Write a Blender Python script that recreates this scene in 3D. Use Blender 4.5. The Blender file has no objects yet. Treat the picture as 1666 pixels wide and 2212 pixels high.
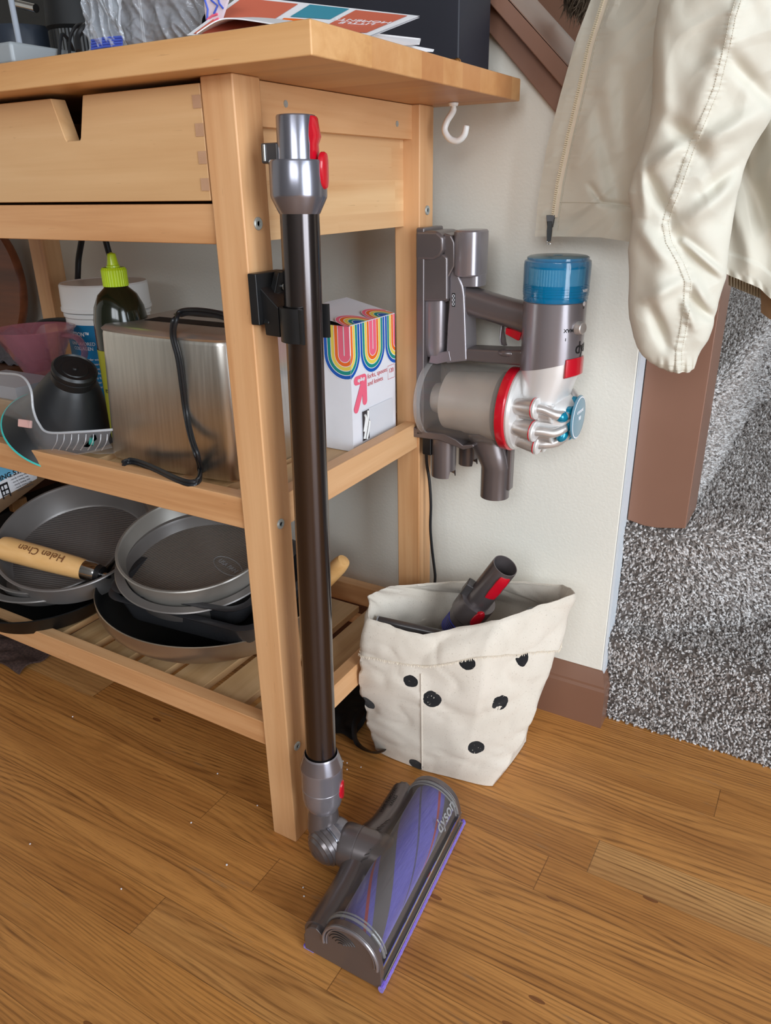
import bpy, bmesh, math, random
import numpy as np
from mathutils import Vector, Matrix, noise
from math import sin, cos, pi, sqrt, radians, atan2, floor
random.seed(7)
SC = bpy.context.scene
COL = SC.collection
V = Vector
# ---------------------------------------------------------------- camera
FPX = 1636.178
YAW, PITCH, ROLL = radians(-30.5888), radians(23.23928), radians(-0.99326)
CAM = V((0.48284, -0.57282, 0.78470))
_F = V((sin(YAW)*cos(PITCH), cos(YAW)*cos(PITCH), -sin(PITCH)))
_R0 = V((cos(YAW), -sin(YAW), 0)); _U0 = _R0.cross(_F)
_R = _R0*cos(ROLL)+_U0*sin(ROLL); _U = -_R0*sin(ROLL)+_U0*cos(ROLL)
cd = bpy.data.cameras.new('camera'); cam = bpy.data.objects.new('camera', cd); COL.objects.link(cam)
cam.matrix_world = Matrix(((_R.x, _U.x, -_F.x, CAM.x), (_R.y, _U.y, -_F.y, CAM.y), (_R.z, _U.z, -_F.z, CAM.z), (0, 0, 0, 1)))
cd.sensor_fit = 'VERTICAL'; cd.sensor_height = 24.0; cd.lens = 24.0*FPX/2212.0
cd.clip_start = 0.02; cd.clip_end = 50
SC.camera = cam
def at(u, v, x=None, y=None, z=None):
    """surveying helper: a spot seen at (u, v) that lies in the given world plane"""
    d = _F+_R*((u-833)/FPX)-_U*((v-1106)/FPX)
    s = (x-CAM.x)/d.x if x is not None else (y-CAM.y)/d.y if y is not None else (z-CAM.z)/d.z
    return CAM+d*s
# ---------------------------------------------------------------- colour + materials
def lin(c):
    return tuple(((k/255)/12.92 if k <= 10 else (((k/255)+.055)/1.055)**2.4) for k in c)+(1.0,)
class N:
    """thin wrapper over a node tree"""
    def __init__(s, name):
        s.mat = bpy.data.materials.new(name); s.mat.use_nodes = True
        s.t = s.mat.node_tree; s.b = s.t.nodes['Principled BSDF']
    def n(s, typ, **kw):
        nd = s.t.nodes.new('ShaderNode'+typ)
        for k, v in kw.items():
            if k in nd.inputs: 
                s.set(nd, k, v)
            else: setattr(nd, k, v)
        return nd
    def set(s, nd, k, v):
        if isinstance(v, bpy.types.NodeSocket): s.t.links.new(v, nd.inputs[k])
        else: nd.inputs[k].default_value = v
    def p(s, k, v): s.set(s.b, k, v)
    def math(s, op, a, b=0.0, c=None):
        m = s.t.nodes.new('ShaderNodeMath'); m.operation = op
        s.set(m, 0, a); s.set(m, 1, b)
        if c is not None: s.set(m, 2, c)
        return m.outputs[0]
    def vmath(s, op, a, b):
        m = s.t.nodes.new('ShaderNodeVectorMath'); m.operation = op
        s.set(m, 0, a); s.set(m, 1, b)
        return m.outputs['Value'] if op in ('LENGTH', 'DISTANCE', 'DOT_PRODUCT') else m.outputs[0]
    def mix(s, f, a, b, mode='MIX'):
        m = s.t.nodes.new('ShaderNodeMix'); m.data_type = 'RGBA'; m.blend_type = mode
        s.set(m, 0, f); s.set(m, 6, a); s.set(m, 7, b)
        return m.outputs[2]
    def ramp(s, f, stops):
        r = s.t.nodes.new('ShaderNodeValToRGB'); s.t.links.new(f, r.inputs[0])
        e = r.color_ramp.elements
        while len(e) < len(stops): e.new(.5)
        for i, (p, c) in enumerate(stops):
            e[i].position = p; e[i].color = c if len(c) == 4 else tuple(c)+(1,)
        return r.outputs[0]
    def noise(s, vec, scale=1., detail=3., rough=.5, dist=0.):
        nd = s.t.nodes.new('ShaderNodeTexNoise')
        s.t.links.new(vec, nd.inputs['Vector'])
        nd.inputs['Scale'].default_value = scale; nd.inputs['Detail'].default_value = detail
        nd.inputs['Roughness'].default_value = rough; nd.inputs['Distortion'].default_value = dist
        return nd.outputs[0]
    def coord(s, kind='Object'): return s.n('TexCoord').outputs[kind]
    def scale(s, vec, sc, loc=(0, 0, 0)):
        m = s.t.nodes.new('ShaderNodeMapping'); s.t.links.new(vec, m.inputs[0])
        m.inputs['Scale'].default_value = sc; m.inputs['Location'].default_value = loc
        return m.outputs[0]
    def bump(s, h, strength=.3, dist=.001):
        b = s.t.nodes.new('ShaderNodeBump'); b.inputs['Strength'].default_value = strength
        b.inputs['Distance'].default_value = dist; s.t.links.new(h, b.inputs['Height'])
        s.t.links.new(b.outputs[0], s.b.inputs['Normal']); return b
def pbr(name, c, rough=.5, metal=0., trans=0., ior=1.45, coat=0., var=.0, vs=30, bump=0., bs=400, alpha=1., sheen=0., spec=.5):
    m = N(name); base = lin(c)
    m.p('Base Color', base); m.p('Roughness', rough); m.p('Metallic', metal)
    m.p('Transmission Weight', trans); m.p('IOR', ior); m.p('Coat Weight', coat); m.p('Alpha', alpha)
    m.p('Sheen Weight', sheen); m.p('Specular IOR Level', spec)
    if var:
        n = m.noise(m.coord(), vs, 4)
        a = tuple(max(0, k*(1-var)) for k in base[:3])+(1,); b = tuple(min(1, k*(1+var)) for k in base[:3])+(1,)
        m.p('Base Color', m.ramp(n, [(.3, a), (.7, b)]))
        m.p('Roughness', m.math('ADD', m.math('MULTIPLY', n, .16), rough-.08))
    if bump: m.bump(m.noise(m.coord(), bs, 3), bump, .0005)
    return m.mat
# ---------------------------------------------------------------- mesh building
class B:
    def __init__(s): s.v = []; s.f = []; s.m = []; s.mi = 0
    def add(s, vs, fs, mi=None):
        o = len(s.v); s.v += [V(p) for p in vs]; s.f += [[i+o for i in f] for f in fs]
        s.m += [s.mi if mi is None else mi]*len(fs); return s
    def box(s, x0, x1, y0, y1, z0, z1, M=None, mi=None):
        vs = [V((x, y, z)) for x in (x0, x1) for y in (y0, y1) for z in (z0, z1)]
        if M: vs = [M@p for p in vs]
        return s.add(vs, [(0, 1, 3, 2), (4, 6, 7, 5), (0, 4, 5, 1), (2, 3, 7, 6), (0, 2, 6, 4), (1, 5, 7, 3)], mi)
    def loft(s, rings, closed=True, caps=(True, True), mi=None):
        n = len(rings[0]); vs = [p for r in rings for p in r]; fs = []
        for i in range(len(rings)-1):
            for j in range(n if closed else n-1):
                k = (j+1) % n; fs.append((i*n+j, i*n+k, (i+1)*n+k, (i+1)*n+j))
        if caps[0]: fs.append(tuple(range(n-1, -1, -1)))
        if caps[1]: fs.append(tuple((len(rings)-1)*n+j for j in range(n)))
        return s.add(vs, fs, mi)
    def lathe(s, prof, M=None, seg=48, caps=(True, True), mi=None, a0=0, a1=2*pi):
        M = M or Matrix(); full = abs(a1-a0-2*pi) < 1e-6
        n = seg if full else seg+1
        rings = [[M@V((max(r, 1e-5)*cos(a0+(a1-a0)*j/seg), max(r, 1e-5)*sin(a0+(a1-a0)*j/seg), h)) for j in range(n)] for r, h in prof]
        return s.loft(rings, full, caps, mi)
    def cyl(s, a, b, r, r2=None, seg=32, mi=None, caps=(True, True)):
        a, b = V(a), V(b); L = (b-a).length
        return s.lathe([(r, 0), (r if r2 is None else r2, L)], frame(a, b-a), seg, caps, mi)
    def tube(s, path, r, seg=12, caps=(True, True), mi=None, flat=1., up=None, closed=False):
        path = [V(p) for p in path]; n = len(path); rings = []
        t0 = (path[1]-path[0]).normalized(); nrm = V(up) if up else (V((0, 0, 1)) if abs(t0.z) < .9 else V((1, 0, 0)))
        nrm = (nrm-t0*nrm.dot(t0)).normalized()
        for i in range(n):
            if closed: t = (path[(i+1) % n]-path[i-1]).normalized()
            else: t = (path[min(i+1, n-1)]-path[max(i-1, 0)]).normalized()
            nrm = (nrm-t*nrm.dot(t)).normalized(); bi = t.cross(nrm)
            rr = r[i] if isinstance(r, (list, tuple)) else r
            rings.append([path[i]+nrm*(rr*cos(2*pi*j/seg))+bi*(rr*flat*sin(2*pi*j/seg)) for j in range(seg)])
        if closed: rings.append(rings[0]); caps = (False, False)
        return s.loft(rings, True, caps, mi)
    def prism(s, poly, d, mi=None):
        poly = [V(p) for p in poly]; d = V(d)
        return s.loft([poly, [p+d for p in poly]], True, (True, True), mi)
    def grid(s, fn, nu, nv, mi=None, cu=False):
        vs = [fn(i/(nu if cu else nu-1), j/(nv-1)) for j in range(nv) for i in range(nu)]
        fs = [(j*nu+i, j*nu+(i+1) % nu, (j+1)*nu+(i+1) % nu, (j+1)*nu+i) for j in range(nv-1) for i in range(nu if cu else nu-1)]
        return s.add(vs, fs, mi)
    def sphere(s, c, r, seg=24, M=None, sc=(1, 1, 1), mi=None):
        Mx = Matrix.Translation(V(c)) @ (M or Matrix())
        pr = [(sin(pi*k/(seg//2)), -cos(pi*k/(seg//2))) for k in range(seg//2+1)]
        rings = [[Mx@V((r*sc[0]*q*cos(2*pi*j/seg), r*sc[1]*q*sin(2*pi*j/seg), r*sc[2]*h)) for j in range(seg)] for q, h in [(max(a, 1e-4), b) for a, b in pr]]
        return s.loft(rings, True, (True, True), mi)
    def text(s, body, size, M, depth=.0003, mi=None, align='CENTER', warp=None, bold=0.):
        cu = bpy.data.curves.new('t', 'FONT'); cu.body = body; cu.size = size; cu.extrude = depth; cu.align_x = align; cu.align_y = 'CENTER'; cu.offset = bold*size
        cu.resolution_u = 3
        ob = bpy.data.objects.new('t', cu); me = bpy.data.meshes.new_from_object(ob)
        vs = [warp(v.co) if warp else M@v.co for v in me.vertices]
        s.add(vs, [tuple(p.vertices) for p in me.polygons], mi)
        bpy.data.objects.remove(ob); bpy.data.curves.remove(cu); bpy.data.meshes.remove(me); return s
    def build(s, name, mats, parent=None, bevel=0., seg=2, ang=32, solid=0., soff=0., sub=0, smooth=True, norm=True, merge=True, split=None):
        me = bpy.data.meshes.new(name)
        W = ROOT.get(parent.name) if parent is not None else None
        inv = W.inverted() if W is not None else None
        vs = [inv@p for p in s.v] if inv is not None else s.v
        me.from_pydata([tuple(p) for p in vs], [], s.f)
        me.polygons.foreach_set('material_index', s.m)
        for m in (mats if isinstance(mats, (list, tuple)) else [mats]): me.materials.append(m)
        bm = bmesh.new(); bm.from_mesh(me)
        if merge: bmesh.ops.remove_doubles(bm, verts=bm.verts, dist=2e-6)
        if norm: bmesh.ops.recalc_face_normals(bm, faces=bm.faces)
        if smooth:
            for f in bm.faces: f.smooth = True
            for e in bm.edges:
                e.smooth = not (len(e.link_faces) != 2 or e.calc_face_angle(0) > radians(ang))
        bm.to_mesh(me); bm.free()
        ob = bpy.data.objects.new(name, me); COL.objects.link(ob)
        if parent is not None:
            ob.parent = parent; ROOT[ob.name] = W
        if solid:
            m = ob.modifiers.new('s', 'SOLIDIFY'); m.thickness = solid; m.offset = soff
        if bevel:
            m = ob.modifiers.new('b', 'BEVEL'); m.width = bevel; m.segments = seg; m.limit_method = 'ANGLE'; m.angle_limit = radians(40); m.harden_normals = True
        if sub:
            m = ob.modifiers.new('d', 'SUBSURF'); m.levels = sub; m.render_levels = sub
        return ob
ROOT = {}
def frame(o, z, x=None):
    z = V(z).normalized(); h = V(x) if x is not None else (V((0, 0, 1)) if abs(z.z) < .95 else V((1, 0, 0)))
    xx = (h-z*h.dot(z)).normalized(); y = z.cross(xx)
    return Matrix(((xx.x, y.x, z.x, o[0]), (xx.y, y.y, z.y, o[1]), (xx.z, y.z, z.z, o[2]), (0, 0, 0, 1)))
def axes(o, x, y):
    x = V(x).normalized(); y = V(y); y = (y-x*y.dot(x)).normalized(); z = x.cross(y)
    return Matrix(((x.x, y.x, z.x, o[0]), (x.y, y.y, z.y, o[1]), (x.z, y.z, z.z, o[2]), (0, 0, 0, 1)))
def cr(pts, n=8, closed=False):
    pts = [V(p) for p in pts]; out = []; m = len(pts)
    for i in range(m if closed else m-1):
        if closed: a, b, c, d = pts[i-1], pts[i], pts[(i+1) % m], pts[(i+2) % m]
        else: a, b, c, d = pts[max(i-1, 0)], pts[i], pts[i+1], pts[min(i+2, m-1)]
        for k in range(n):
            t = k/n
            out.append(.5*((2*b)+(c-a)*t+(2*a-5*b+4*c-d)*t*t+(3*b-a-3*c+d)*t**3))
    if not closed: out.append(pts[-1])
    return out
def tag(o, label=None, cat=None, group=None, kind=None):
    if label: o['label'] = label
    if cat: o['category'] = cat
    if group: o['group'] = group
    if kind: o['kind'] = kind
    return o
def thing(name, label, cat, loc=(0, 0, 0), group=None, M=None):
    o = bpy.data.objects.new(name, None); COL.objects.link(o); o.empty_display_size = .02
    W = M if M is not None else Matrix.Translation(V(loc))
    o.matrix_world = W; ROOT[o.name] = W.copy()
    return tag(o, label, cat, group)
def rrect(w, h, r, n=5, cx=0, cy=0):
    out = []
    for sx, sy, a in ((1, 1, 0), (-1, 1, pi/2), (-1, -1, pi), (1, -1, 3*pi/2)):
        for k in range(n+1):
            t = a+pi/2*k/n; out.append((cx+sx*(w/2-r)+r*cos(t), cy+sy*(h/2-r)+r*sin(t)))
    return out
# ---------------------------------------------------------------- materials
def wood(name, ax, c1, c2, c3, rough=.42, stave=None, sw=.05, sl=.35, knots=.0, freq=1., sk=.42):
    """birch: grain runs along ax; stave = axis across which glued strips change colour"""
    m = N(name); co = m.coord(); rnd = m.n('ObjectInfo').outputs['Random']
    sc = [60*freq, 60*freq, 60*freq]; sc['XYZ'.index(ax)] = 2.2*freq
    off = m.n('CombineXYZ', X=m.math('MULTIPLY', rnd, 9.), Y=m.math('MULTIPLY', rnd, 5.), Z=m.math('MULTIPLY', rnd, 7.)).outputs[0]
    v = m.vmath('ADD', co, off)
    if stave:
        sep = m.n('SeparateXYZ', Vector=co)
        row = m.math('FLOOR', m.math('DIVIDE', sep.outputs[stave], sw))
        wn = m.n('TexWhiteNoise', noise_dimensions='1D', W=row).outputs[0]
        cell = m.math('FLOOR', m.math('DIVIDE', m.math('ADD', sep.outputs[ax], m.math('MULTIPLY', wn, sl)), sl))
        wn2 = m.n('TexWhiteNoise', noise_dimensions='1D', W=m.math('ADD', m.math('MULTIPLY', row, 13.7), cell)).outputs[0]
        v = m.vmath('ADD', v, m.n('CombineXYZ', X=m.math('MULTIPLY', wn2, 5.), Y=m.math('MULTIPLY', wn2, 3.), Z=m.math('MULTIPLY', wn2, 4.)).outputs[0])
    g = m.noise(m.scale(v, sc), 1, 5, .6, .4)
    sc2 = [9*freq]*3; sc2['XYZ'.index(ax)] = 1.2
    g2 = m.noise(m.scale(v, sc2), 1, 3, .5, 1.2)
    f = m.math('ADD', m.math('MULTIPLY', g, .45), m.math('MULTIPLY', g2, .55))
    col = m.ramp(f, [(.30, lin(c3)), (.46, lin(c1)), (.62, lin(c2))])
    # fine dark flecks along the grain
    sc3 = [520]*3; sc3['XYZ'.index(ax)] = 34
    fl = m.noise(m.scale(v, sc3), 1, 2, .5)
    col = m.mix(m.math('MULTIPLY', m.math('GREATER_THAN', fl, .735), .22), col, lin((120, 78, 45)))
    if stave: col = m.mix(m.math('MULTIPLY', wn2, sk), col, lin((178, 118, 72)), 'MIX')
    if knots:
        k = m.noise(m.scale(v, (14, 14, 14)), 1, 2, .5, 1.)
        col = m.mix(m.math('MULTIPLY', m.math('GREATER_THAN', k, .73), knots), col, lin((120, 70, 40)))
    m.p('Base Color', col); m.p('Roughness', m.math('ADD', m.math('MULTIPLY', g, .2), rough-.1))
    m.p('Specular IOR Level', .4)
    m.bump(g, .08, .0006)
    return m.mat
BC = ((208, 156, 108), (223, 176, 128), (182, 126, 78))
WX = wood('birch_grain_x', 'X', *BC); WY = wood('birch_grain_y', 'Y', *BC); WZ = wood('birch_grain_z', 'Z', *BC)
WTOP = wood('birch_worktop', 'X', (206, 155, 100), (220, 172, 118), (186, 130, 78), stave='Y', sw=.045, sl=7., sk=.75)
WSIDE = wood('birch_glued_panel', 'Y', (220, 180, 132), (234, 200, 152), (200, 150, 100), stave='Z', sw=.036, sl=.19)
WDR = wood('birch_drawer', 'X', (212, 170, 122), (226, 188, 142), (196, 150, 102), freq=.6)
WSL = wood('birch_slat', 'Y', (196, 158, 112), (212, 176, 132), (172, 130, 84))
WBOARD = wood('dark_acacia', 'X', (128, 74, 46), (150, 92, 58), (88, 48, 30), knots=.4, freq=.5)
WHAN = wood('pan_handle_beech', 'X', (216, 166, 104), (226, 180, 122), (190, 136, 78))
WRAW = wood('plain_pine', 'Z', (150, 108, 66), (168, 126, 84), (118, 80, 46))
def floor_mat():
    m = N('oak_strip_floor'); co = m.coord(); s = m.n('SeparateXYZ', Vector=co); X, Y = s.outputs[0], s.outputs[1]
    W = .057
    yr = m.math('DIVIDE', m.math('ADD', Y, .031), W); row = m.math('FLOOR', yr); fy = m.math('FRACT', yr)
    wr = m.n('TexWhiteNoise', noise_dimensions='1D', W=m.math('ADD', row, 3.3)).outputs[0]
    xl = m.math('DIVIDE', m.math('ADD', X, m.math('MULTIPLY', wr, 1.7)), .78); cell = m.math('FLOOR', xl); fx = m.math('FRACT', xl)
    wc = m.n('TexWhiteNoise', noise_dimensions='2D', Vector=m.n('CombineXYZ', X=row, Y=cell, Z=0.).outputs[0]).outputs[0]
    base = m.ramp(wc, [(0, lin((190, 128, 64))), (.35, lin((202, 141, 76))), (.6, lin((196, 135, 70))), (.88, lin((205, 149, 86))), (1, lin((204, 158, 102)))])
    off = m.n('CombineXYZ', X=m.math('MULTIPLY', wc, 31.), Y=m.math('MULTIPLY', wc, 17.), Z=0.).outputs[0]
    v = m.vmath('ADD', co, off)
    # long cathedral figure: growth lines follow a warped height field along each board
    warp = m.noise(m.scale(v, (1.5, 11, 1)), 1, 2, .45, .2)
    field = m.math('ADD', m.math('MULTIPLY', warp, 95.), m.math('MULTIPLY', Y, 900.))
    fine = m.noise(m.scale(v, (6, 120, 1)), 1, 3, .6)
    band = m.math('MULTIPLY_ADD', m.math('SINE', m.math('ADD', field, m.math('MULTIPLY', fine, 5.))), .5, .5)
    broad = m.noise(m.scale(v, (1.6, 24, 1)), 1, 4, .6, .5)
    pore = m.noise(m.scale(v, (26, 1000, 1)), 1, 3, .6)
    pore2 = m.noise(m.scale(v, (7, 330, 1)), 1, 4, .65, .1)
    col = m.mix(m.math('MULTIPLY', m.ramp(broad, [(.34, (1, 1, 1)), (.58, (0, 0, 0))]), .45), base, lin((132, 76, 30)))
    amt = m.ramp(m.noise(m.scale(v, (2.2, 15, 1)), 1, 2, .5), [(.38, (0, 0, 0)), (.6, (1, 1, 1))])
    dark = m.math('MULTIPLY', m.math('POWER', band, 2.2), m.math('MULTIPLY', m.ramp(pore2, [(.36, (0, 0, 0)), (.58, (1, 1, 1))]), m.math('MULTIPLY_ADD', amt, .6, .4)))
    col = m.mix(m.math('MULTIPLY', dark, .8), col, lin((104, 62, 28)))
    col = m.mix(m.math('MULTIPLY', m.ramp(pore, [(.52, (0, 0, 0)), (.66, (1, 1, 1))]), .42), col, lin((116, 70, 32)))
    kn = m.n('TexVoronoi', voronoi_dimensions='2D', Scale=1.); m.t.links.new(m.scale(v, (2.2, 7, 1)), kn.inputs['Vector'])
    col = m.mix(m.math('MULTIPLY', m.math('LESS_THAN', kn.outputs['Distance'], .02), .7), col, lin((92, 44, 22)))
    # greyish worn patches in the open grain
    wear = m.noise(m.scale(v, (9, 60, 1)), 1, 5, .7)
    wearm = m.math('MULTIPLY', m.ramp(wear, [(.6, (0, 0, 0)), (.7, (1, 1, 1))]), m.ramp(m.noise(co, 4.5, 2), [(.45, (0, 0, 0)), (.6, (1, 1, 1))]))
    col = m.mix(m.math('MULTIPLY', wearm, .55), col, lin((130, 108, 84)))
    stain = m.noise(co, 6.5, 2, .5)
    col = m.mix(m.math('MULTIPLY', m.ramp(stain, [(.62, (0, 0, 0)), (.78, (1, 1, 1))]), .35), col, lin((98, 50, 18)))
    seam = m.math('MAXIMUM', m.math('LESS_THAN', fy, .014), m.math('LESS_THAN', fx, .0016))
    col = m.mix(m.math('MULTIPLY', seam, .55), col, lin((84, 48, 22)))
    m.p('Base Color', col)
    m.p('Roughness', m.math('ADD', m.math('MULTIPLY', pore2, .3), .27)); m.p('Specular IOR Level', .45)
    h = m.math('SUBTRACT', m.math('MULTIPLY', pore, -.4), m.math('MULTIPLY', seam, 1.))
    m.bump(h, .25, .0006)
    return m.mat
FLOOR = floor_mat()
def wall_mat():
    m = N('eggshell_wall'); co = m.coord()
    n = m.noise(co, 260, 3, .55); n2 = m.noise(co, 3, 2)
    m.p('Base Color', m.ramp(n2, [(.3, lin((229, 226, 215))), (.7, lin((234, 231, 220)))]))
    m.p('Roughness', .55); m.bump(n, .35, .0011); return m.mat
WALL = wall_mat()
TRIM = pbr('brown_trim_paint', (137, 101, 84), .34, var=.05, vs=6, bump=.05, bs=120)
TRIMD = pbr('brown_trim_base', (128, 92, 74), .32, var=.05, vs=6, bump=.05, bs=120)
WHITE = pbr('white_plastic', (232, 232, 230), .35, coat=.2)
def carpet_tuft():
    m = N('carpet_tufts'); a = m.n('Attribute', attribute_name='tone').outputs['Fac']
    m.p('Base Color', m.ramp(a, [(0, lin((106, 96, 90))), (.3, lin((146, 136, 130))), (.6, lin((188, 181, 177))), (1, lin((226, 222, 220)))]))
    m.p('Roughness', .75); m.p('Sheen Weight', .3); m.p('Specular IOR Level', .25); return m.mat
CARPET_BASE = pbr('carpet_backing', (112, 104, 99), .95, var=.5, vs=300, bump=.5, bs=500)
def grey(name, c, rough=.28, metal=.55):
    m = N(name); co = m.coord(); n = m.noise(co, 18, 3)
    m.p('Base Color', m.ramp(n, [(.3, lin(tuple(k*.98 for k in c))), (.7, lin(c))])); m.p('Metallic', metal)
    m.p('Roughness', m.math('ADD', m.math('MULTIPLY', m.noise(co, 14, 2), .05), rough-.025)); m.p('Coat Weight', .25); m.p('Coat Roughness', .1)
    return m.mat
NICKEL = grey('nickel_plastic', (142, 136, 140)); NICKEL_D = grey('dark_nickel_plastic', (112, 104, 104), .3)
NICKEL_L = grey('light_nickel_plastic', (138, 138, 148), .25, .8); SILVER = grey('silver_plastic', (208, 202, 198), .34, .6)
SILW = grey('pale_silver_plastic', (226, 224, 222), .35, .35)
TUBE = grey('wand_tube_metal', (88, 82, 82), .2, .95); CHAR = grey('charcoal_plastic', (74, 70, 70), .34, .2)
RED = pbr('red_plastic', (194, 14, 36), .25, coat=.5); BLUE = pbr('blue_plastic', (0, 132, 165), .22, metal=.3, coat=.5)
BLUEC = pbr('clear_blue_plastic', (20, 150, 196), .06, trans=.85, ior=1.2, coat=.4)
PLEAT = pbr('filter_pleats', (80, 190, 205), .6)
BLK = pbr('black_plastic', (24, 24, 25), .4, var=.1); BLKM = pbr('black_matte', (16, 16, 17), .65, var=.1)
RUB = pbr('black_rubber', (20, 20, 22), .45); CORD = pbr('black_cord', (30, 31, 34), .35)
STEEL = grey('brushed_steel', (196, 192, 186), .33, 1.); CHROME = pbr('chrome', (205, 205, 205), .12, metal=1.)
ZINC = pbr('zinc_screw', (178, 182, 178), .4, metal=.5)
PANG = pbr('pan_grey_coating', (128, 123, 120), .36, metal=.5, var=.05, vs=12); PANL = pbr('pan_silver', (160, 155, 148), .34, metal=.55, var=.04, vs=10)
PAND = pbr('pan_dark_coating', (64, 64, 67), .3, metal=.4, var=.1, vs=12); IRON = pbr('black_carbon_steel', (17, 17, 17), .5, metal=.0, var=.25, vs=14)
WOKO = pbr('wok_outside_steel', (164, 148, 130), .34, metal=.85, var=.12, vs=9)
def clearp(name, c, rough=.05, a=.28, ior=1.45):
    m = N(name); m.p('Base Color', lin(c)); m.p('Roughness', rough); m.p('IOR', ior); m.p('Transmission Weight', .0); m.p('Alpha', a); m.p('Coat Weight', .6); m.p('Coat Roughness', .05); return m.mat
CLEAR = clearp('clear_plastic', (190, 190, 194), .08, .13)
SMOKE = clearp('smoked_clear_plastic', (150, 144, 138), .1, .38)
BINC = clearp('clear_bin_plastic', (160, 156, 152), .08, .16)
PINKC = clearp('pink_clear_plastic', (164, 100, 112), .06, .42)
PAPER = pbr('white_paper', (232, 230, 232), .6); CARD = pbr('white_carton', (228, 228, 234), .5, var=.02)
PAL = {k: pbr('print_'+k, c, .5) for k, c in dict(navy=(0, 84, 178), teal=(0, 138, 128), yellow=(233, 208, 84), orange=(240, 108, 24), pink=(238, 104, 130), white=(236, 236, 240), red=(206, 84, 90), rust=(206, 104, 78), sea=(60, 140, 160), ink=(40, 38, 42), blue=(70, 92, 190), lime=(196, 200, 40), label=(10, 112, 160), sky=(110, 180, 214), brownink=(110, 66, 34), fade=(150, 150, 152)).items()}
PRINTGREY = pbr('print_grey', (90, 88, 92), .5)
def canvas_mat(name, dots):
    m = N(name); co = m.coord()
    sc = m.scale(co, (1, 1, 1))
    w1 = m.n('TexWave', wave_type='BANDS', bands_direction='X', Vector=co, Scale=520.).outputs[1]
    w2 = m.n('TexWave', wave_type='BANDS', bands_direction='Z', Vector=co, Scale=520.).outputs[1]
    weave = m.math('ADD', w1, w2)
    n = m.noise(co, 12, 3); fl = m.noise(co, 480, 3, .7)
    col = m.ramp(n, [(.3, lin((214, 203, 188))), (.7, lin((228, 218, 204)))])
    col = m.mix(m.math('MULTIPLY', m.math('GREATER_THAN', fl, .64), .35), col, lin((140, 118, 90)))
    tot = None
    for (c, r, e) in dots:
        d = m.vmath('SUBTRACT', co, tuple(c)); d = m.vmath('MULTIPLY', d, (1., 1., e)); d = m.vmath('LENGTH', d, (0, 0, 0))
        d = m.math('ADD', d, m.math('MULTIPLY', m.noise(co, 160, 2), .0022))
        k = m.math('LESS_THAN', d, r+.0011); tot = k if tot is None else m.math('MAXIMUM', tot, k)
    if tot is not None:
        worn = m.math('LESS_THAN', m.noise(co, 260, 4, .7), .66)
        col = m.mix(m.math('MULTIPLY', tot, m.math('MULTIPLY_ADD', worn, .85, .15)), col, lin((28, 28, 30)))
    m.p('Base Color', col); m.p('Roughness', .9); m.p('Sheen Weight', .15); m.p('Specular IOR Level', .2)
    m.bump(m.math('ADD', weave, m.math('MULTIPLY', n, 2.)), .28, .0004); return m.mat
def cloth_mat(name, c, c2):
    m = N(name); co = m.coord(); n = m.noise(co, 5, 3); f = m.noise(co, 90, 4, .6, .8)
    m.p('Base Color', m.ramp(n, [(.3, lin(c)), (.7, lin(c2))])); m.p('Roughness', .62); m.p('Sheen Weight', .1)
    m.p('Specular IOR Level', .35); m.bump(f, .12, .002); return m.mat
JACKET = cloth_mat('cream_nylon', (206, 201, 186), (214, 210, 196)); JACKET_IN = cloth_mat('taupe_lining', (170, 158, 136), (182, 170, 148))
# ---------------------------------------------------------------- the room
b = B(); b.box(-2.6, 2.6, -2.6, 2.4, -.03, 0); tag(b.build('floor', FLOOR, norm=True), kind='structure')
WY0 = .432
b = B(); b.prism([(-2.6, WY0, 0), (.271, WY0, 0), (.271, WY0, .737), (-1.57, WY0, 2.6), (-2.6, WY0, 2.6)], (0, .125, 0))
tag(b.build('wall_back', WALL, bevel=.002), kind='structure')
b = B(); b.box(-2.66, -2.6, -2.6, 2.4, 0, 2.5); tag(b.build('wall_left', WALL), kind='structure')
b = B(); b.box(-2.6, 2.6, 1.78, 1.84, 0, 2.6); tag(b.build('wall_stairwell', WALL), kind='structure')
# sloping skirt below the cap, the cap itself, the newel
def band(x0, x1, za, ka, zb, kb, y0, y1):
    b = B(); b.prism([(x0, y0, za+ka*x0), (x1, y0, za+ka*x1), (x1, y0, zb+kb*x1), (x0, y0, zb+kb*x0)], (0, y1-y0, 0)); return b
tag(band(-1.3, .276, 1.009, -1.015, 1.04, -.975, .419, .56).build('trim_1', TRIM, bevel=.0015), kind='structure')
tag(band(-1.3, .30, 1.0395, -.975, 1.0635, -.953, .404, .585).build('trim_2', TRIM, bevel=.003), kind='structure')
b = B(); yn = .462
pts = [(.2755, .338), (.300, .3335), (.318, .334), (.355, .341)]
b.loft([[V((x, yn, z)) for x, z in pts]+[V((.355, yn, .95)), V((.2755, yn, .95))], [V((x, yn+.085, z)) for x, z in pts]+[V((.355, yn+.085, .95)), V((.2755, yn+.085, .95))]])
tag(b.build('trim_3', TRIM, bevel=.0015), kind='structure')
b = B(); b.box(.2712, .2745, WY0+.0005, .47, 0.09, .74); tag(b.build('trim_4', pbr('white_corner_bead', (214, 220, 226), .5)), kind='structure')
# baseboard with a moulded top edge, mitred round the end of the wall
prof = [(.0, .0), (.0155, .0), (.0155, .066), (.0125, .070), (.0125, .074), (.010, .079), (.006, .088), (.002, .094), (.0, .095)]
b = B(); rings = []
for (x, y, dx, dy) in ((-2.6, WY0, 0, -1), (.271, WY0, .72, -1), (.271, .475, .72, 0)):
    rings.append([V((x+dx*o, y+dy*o, z)) for o, z in prof])
b.loft(rings); tag(b.build('baseboard_back', TRIMD, ang=20), kind='structure')
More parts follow.
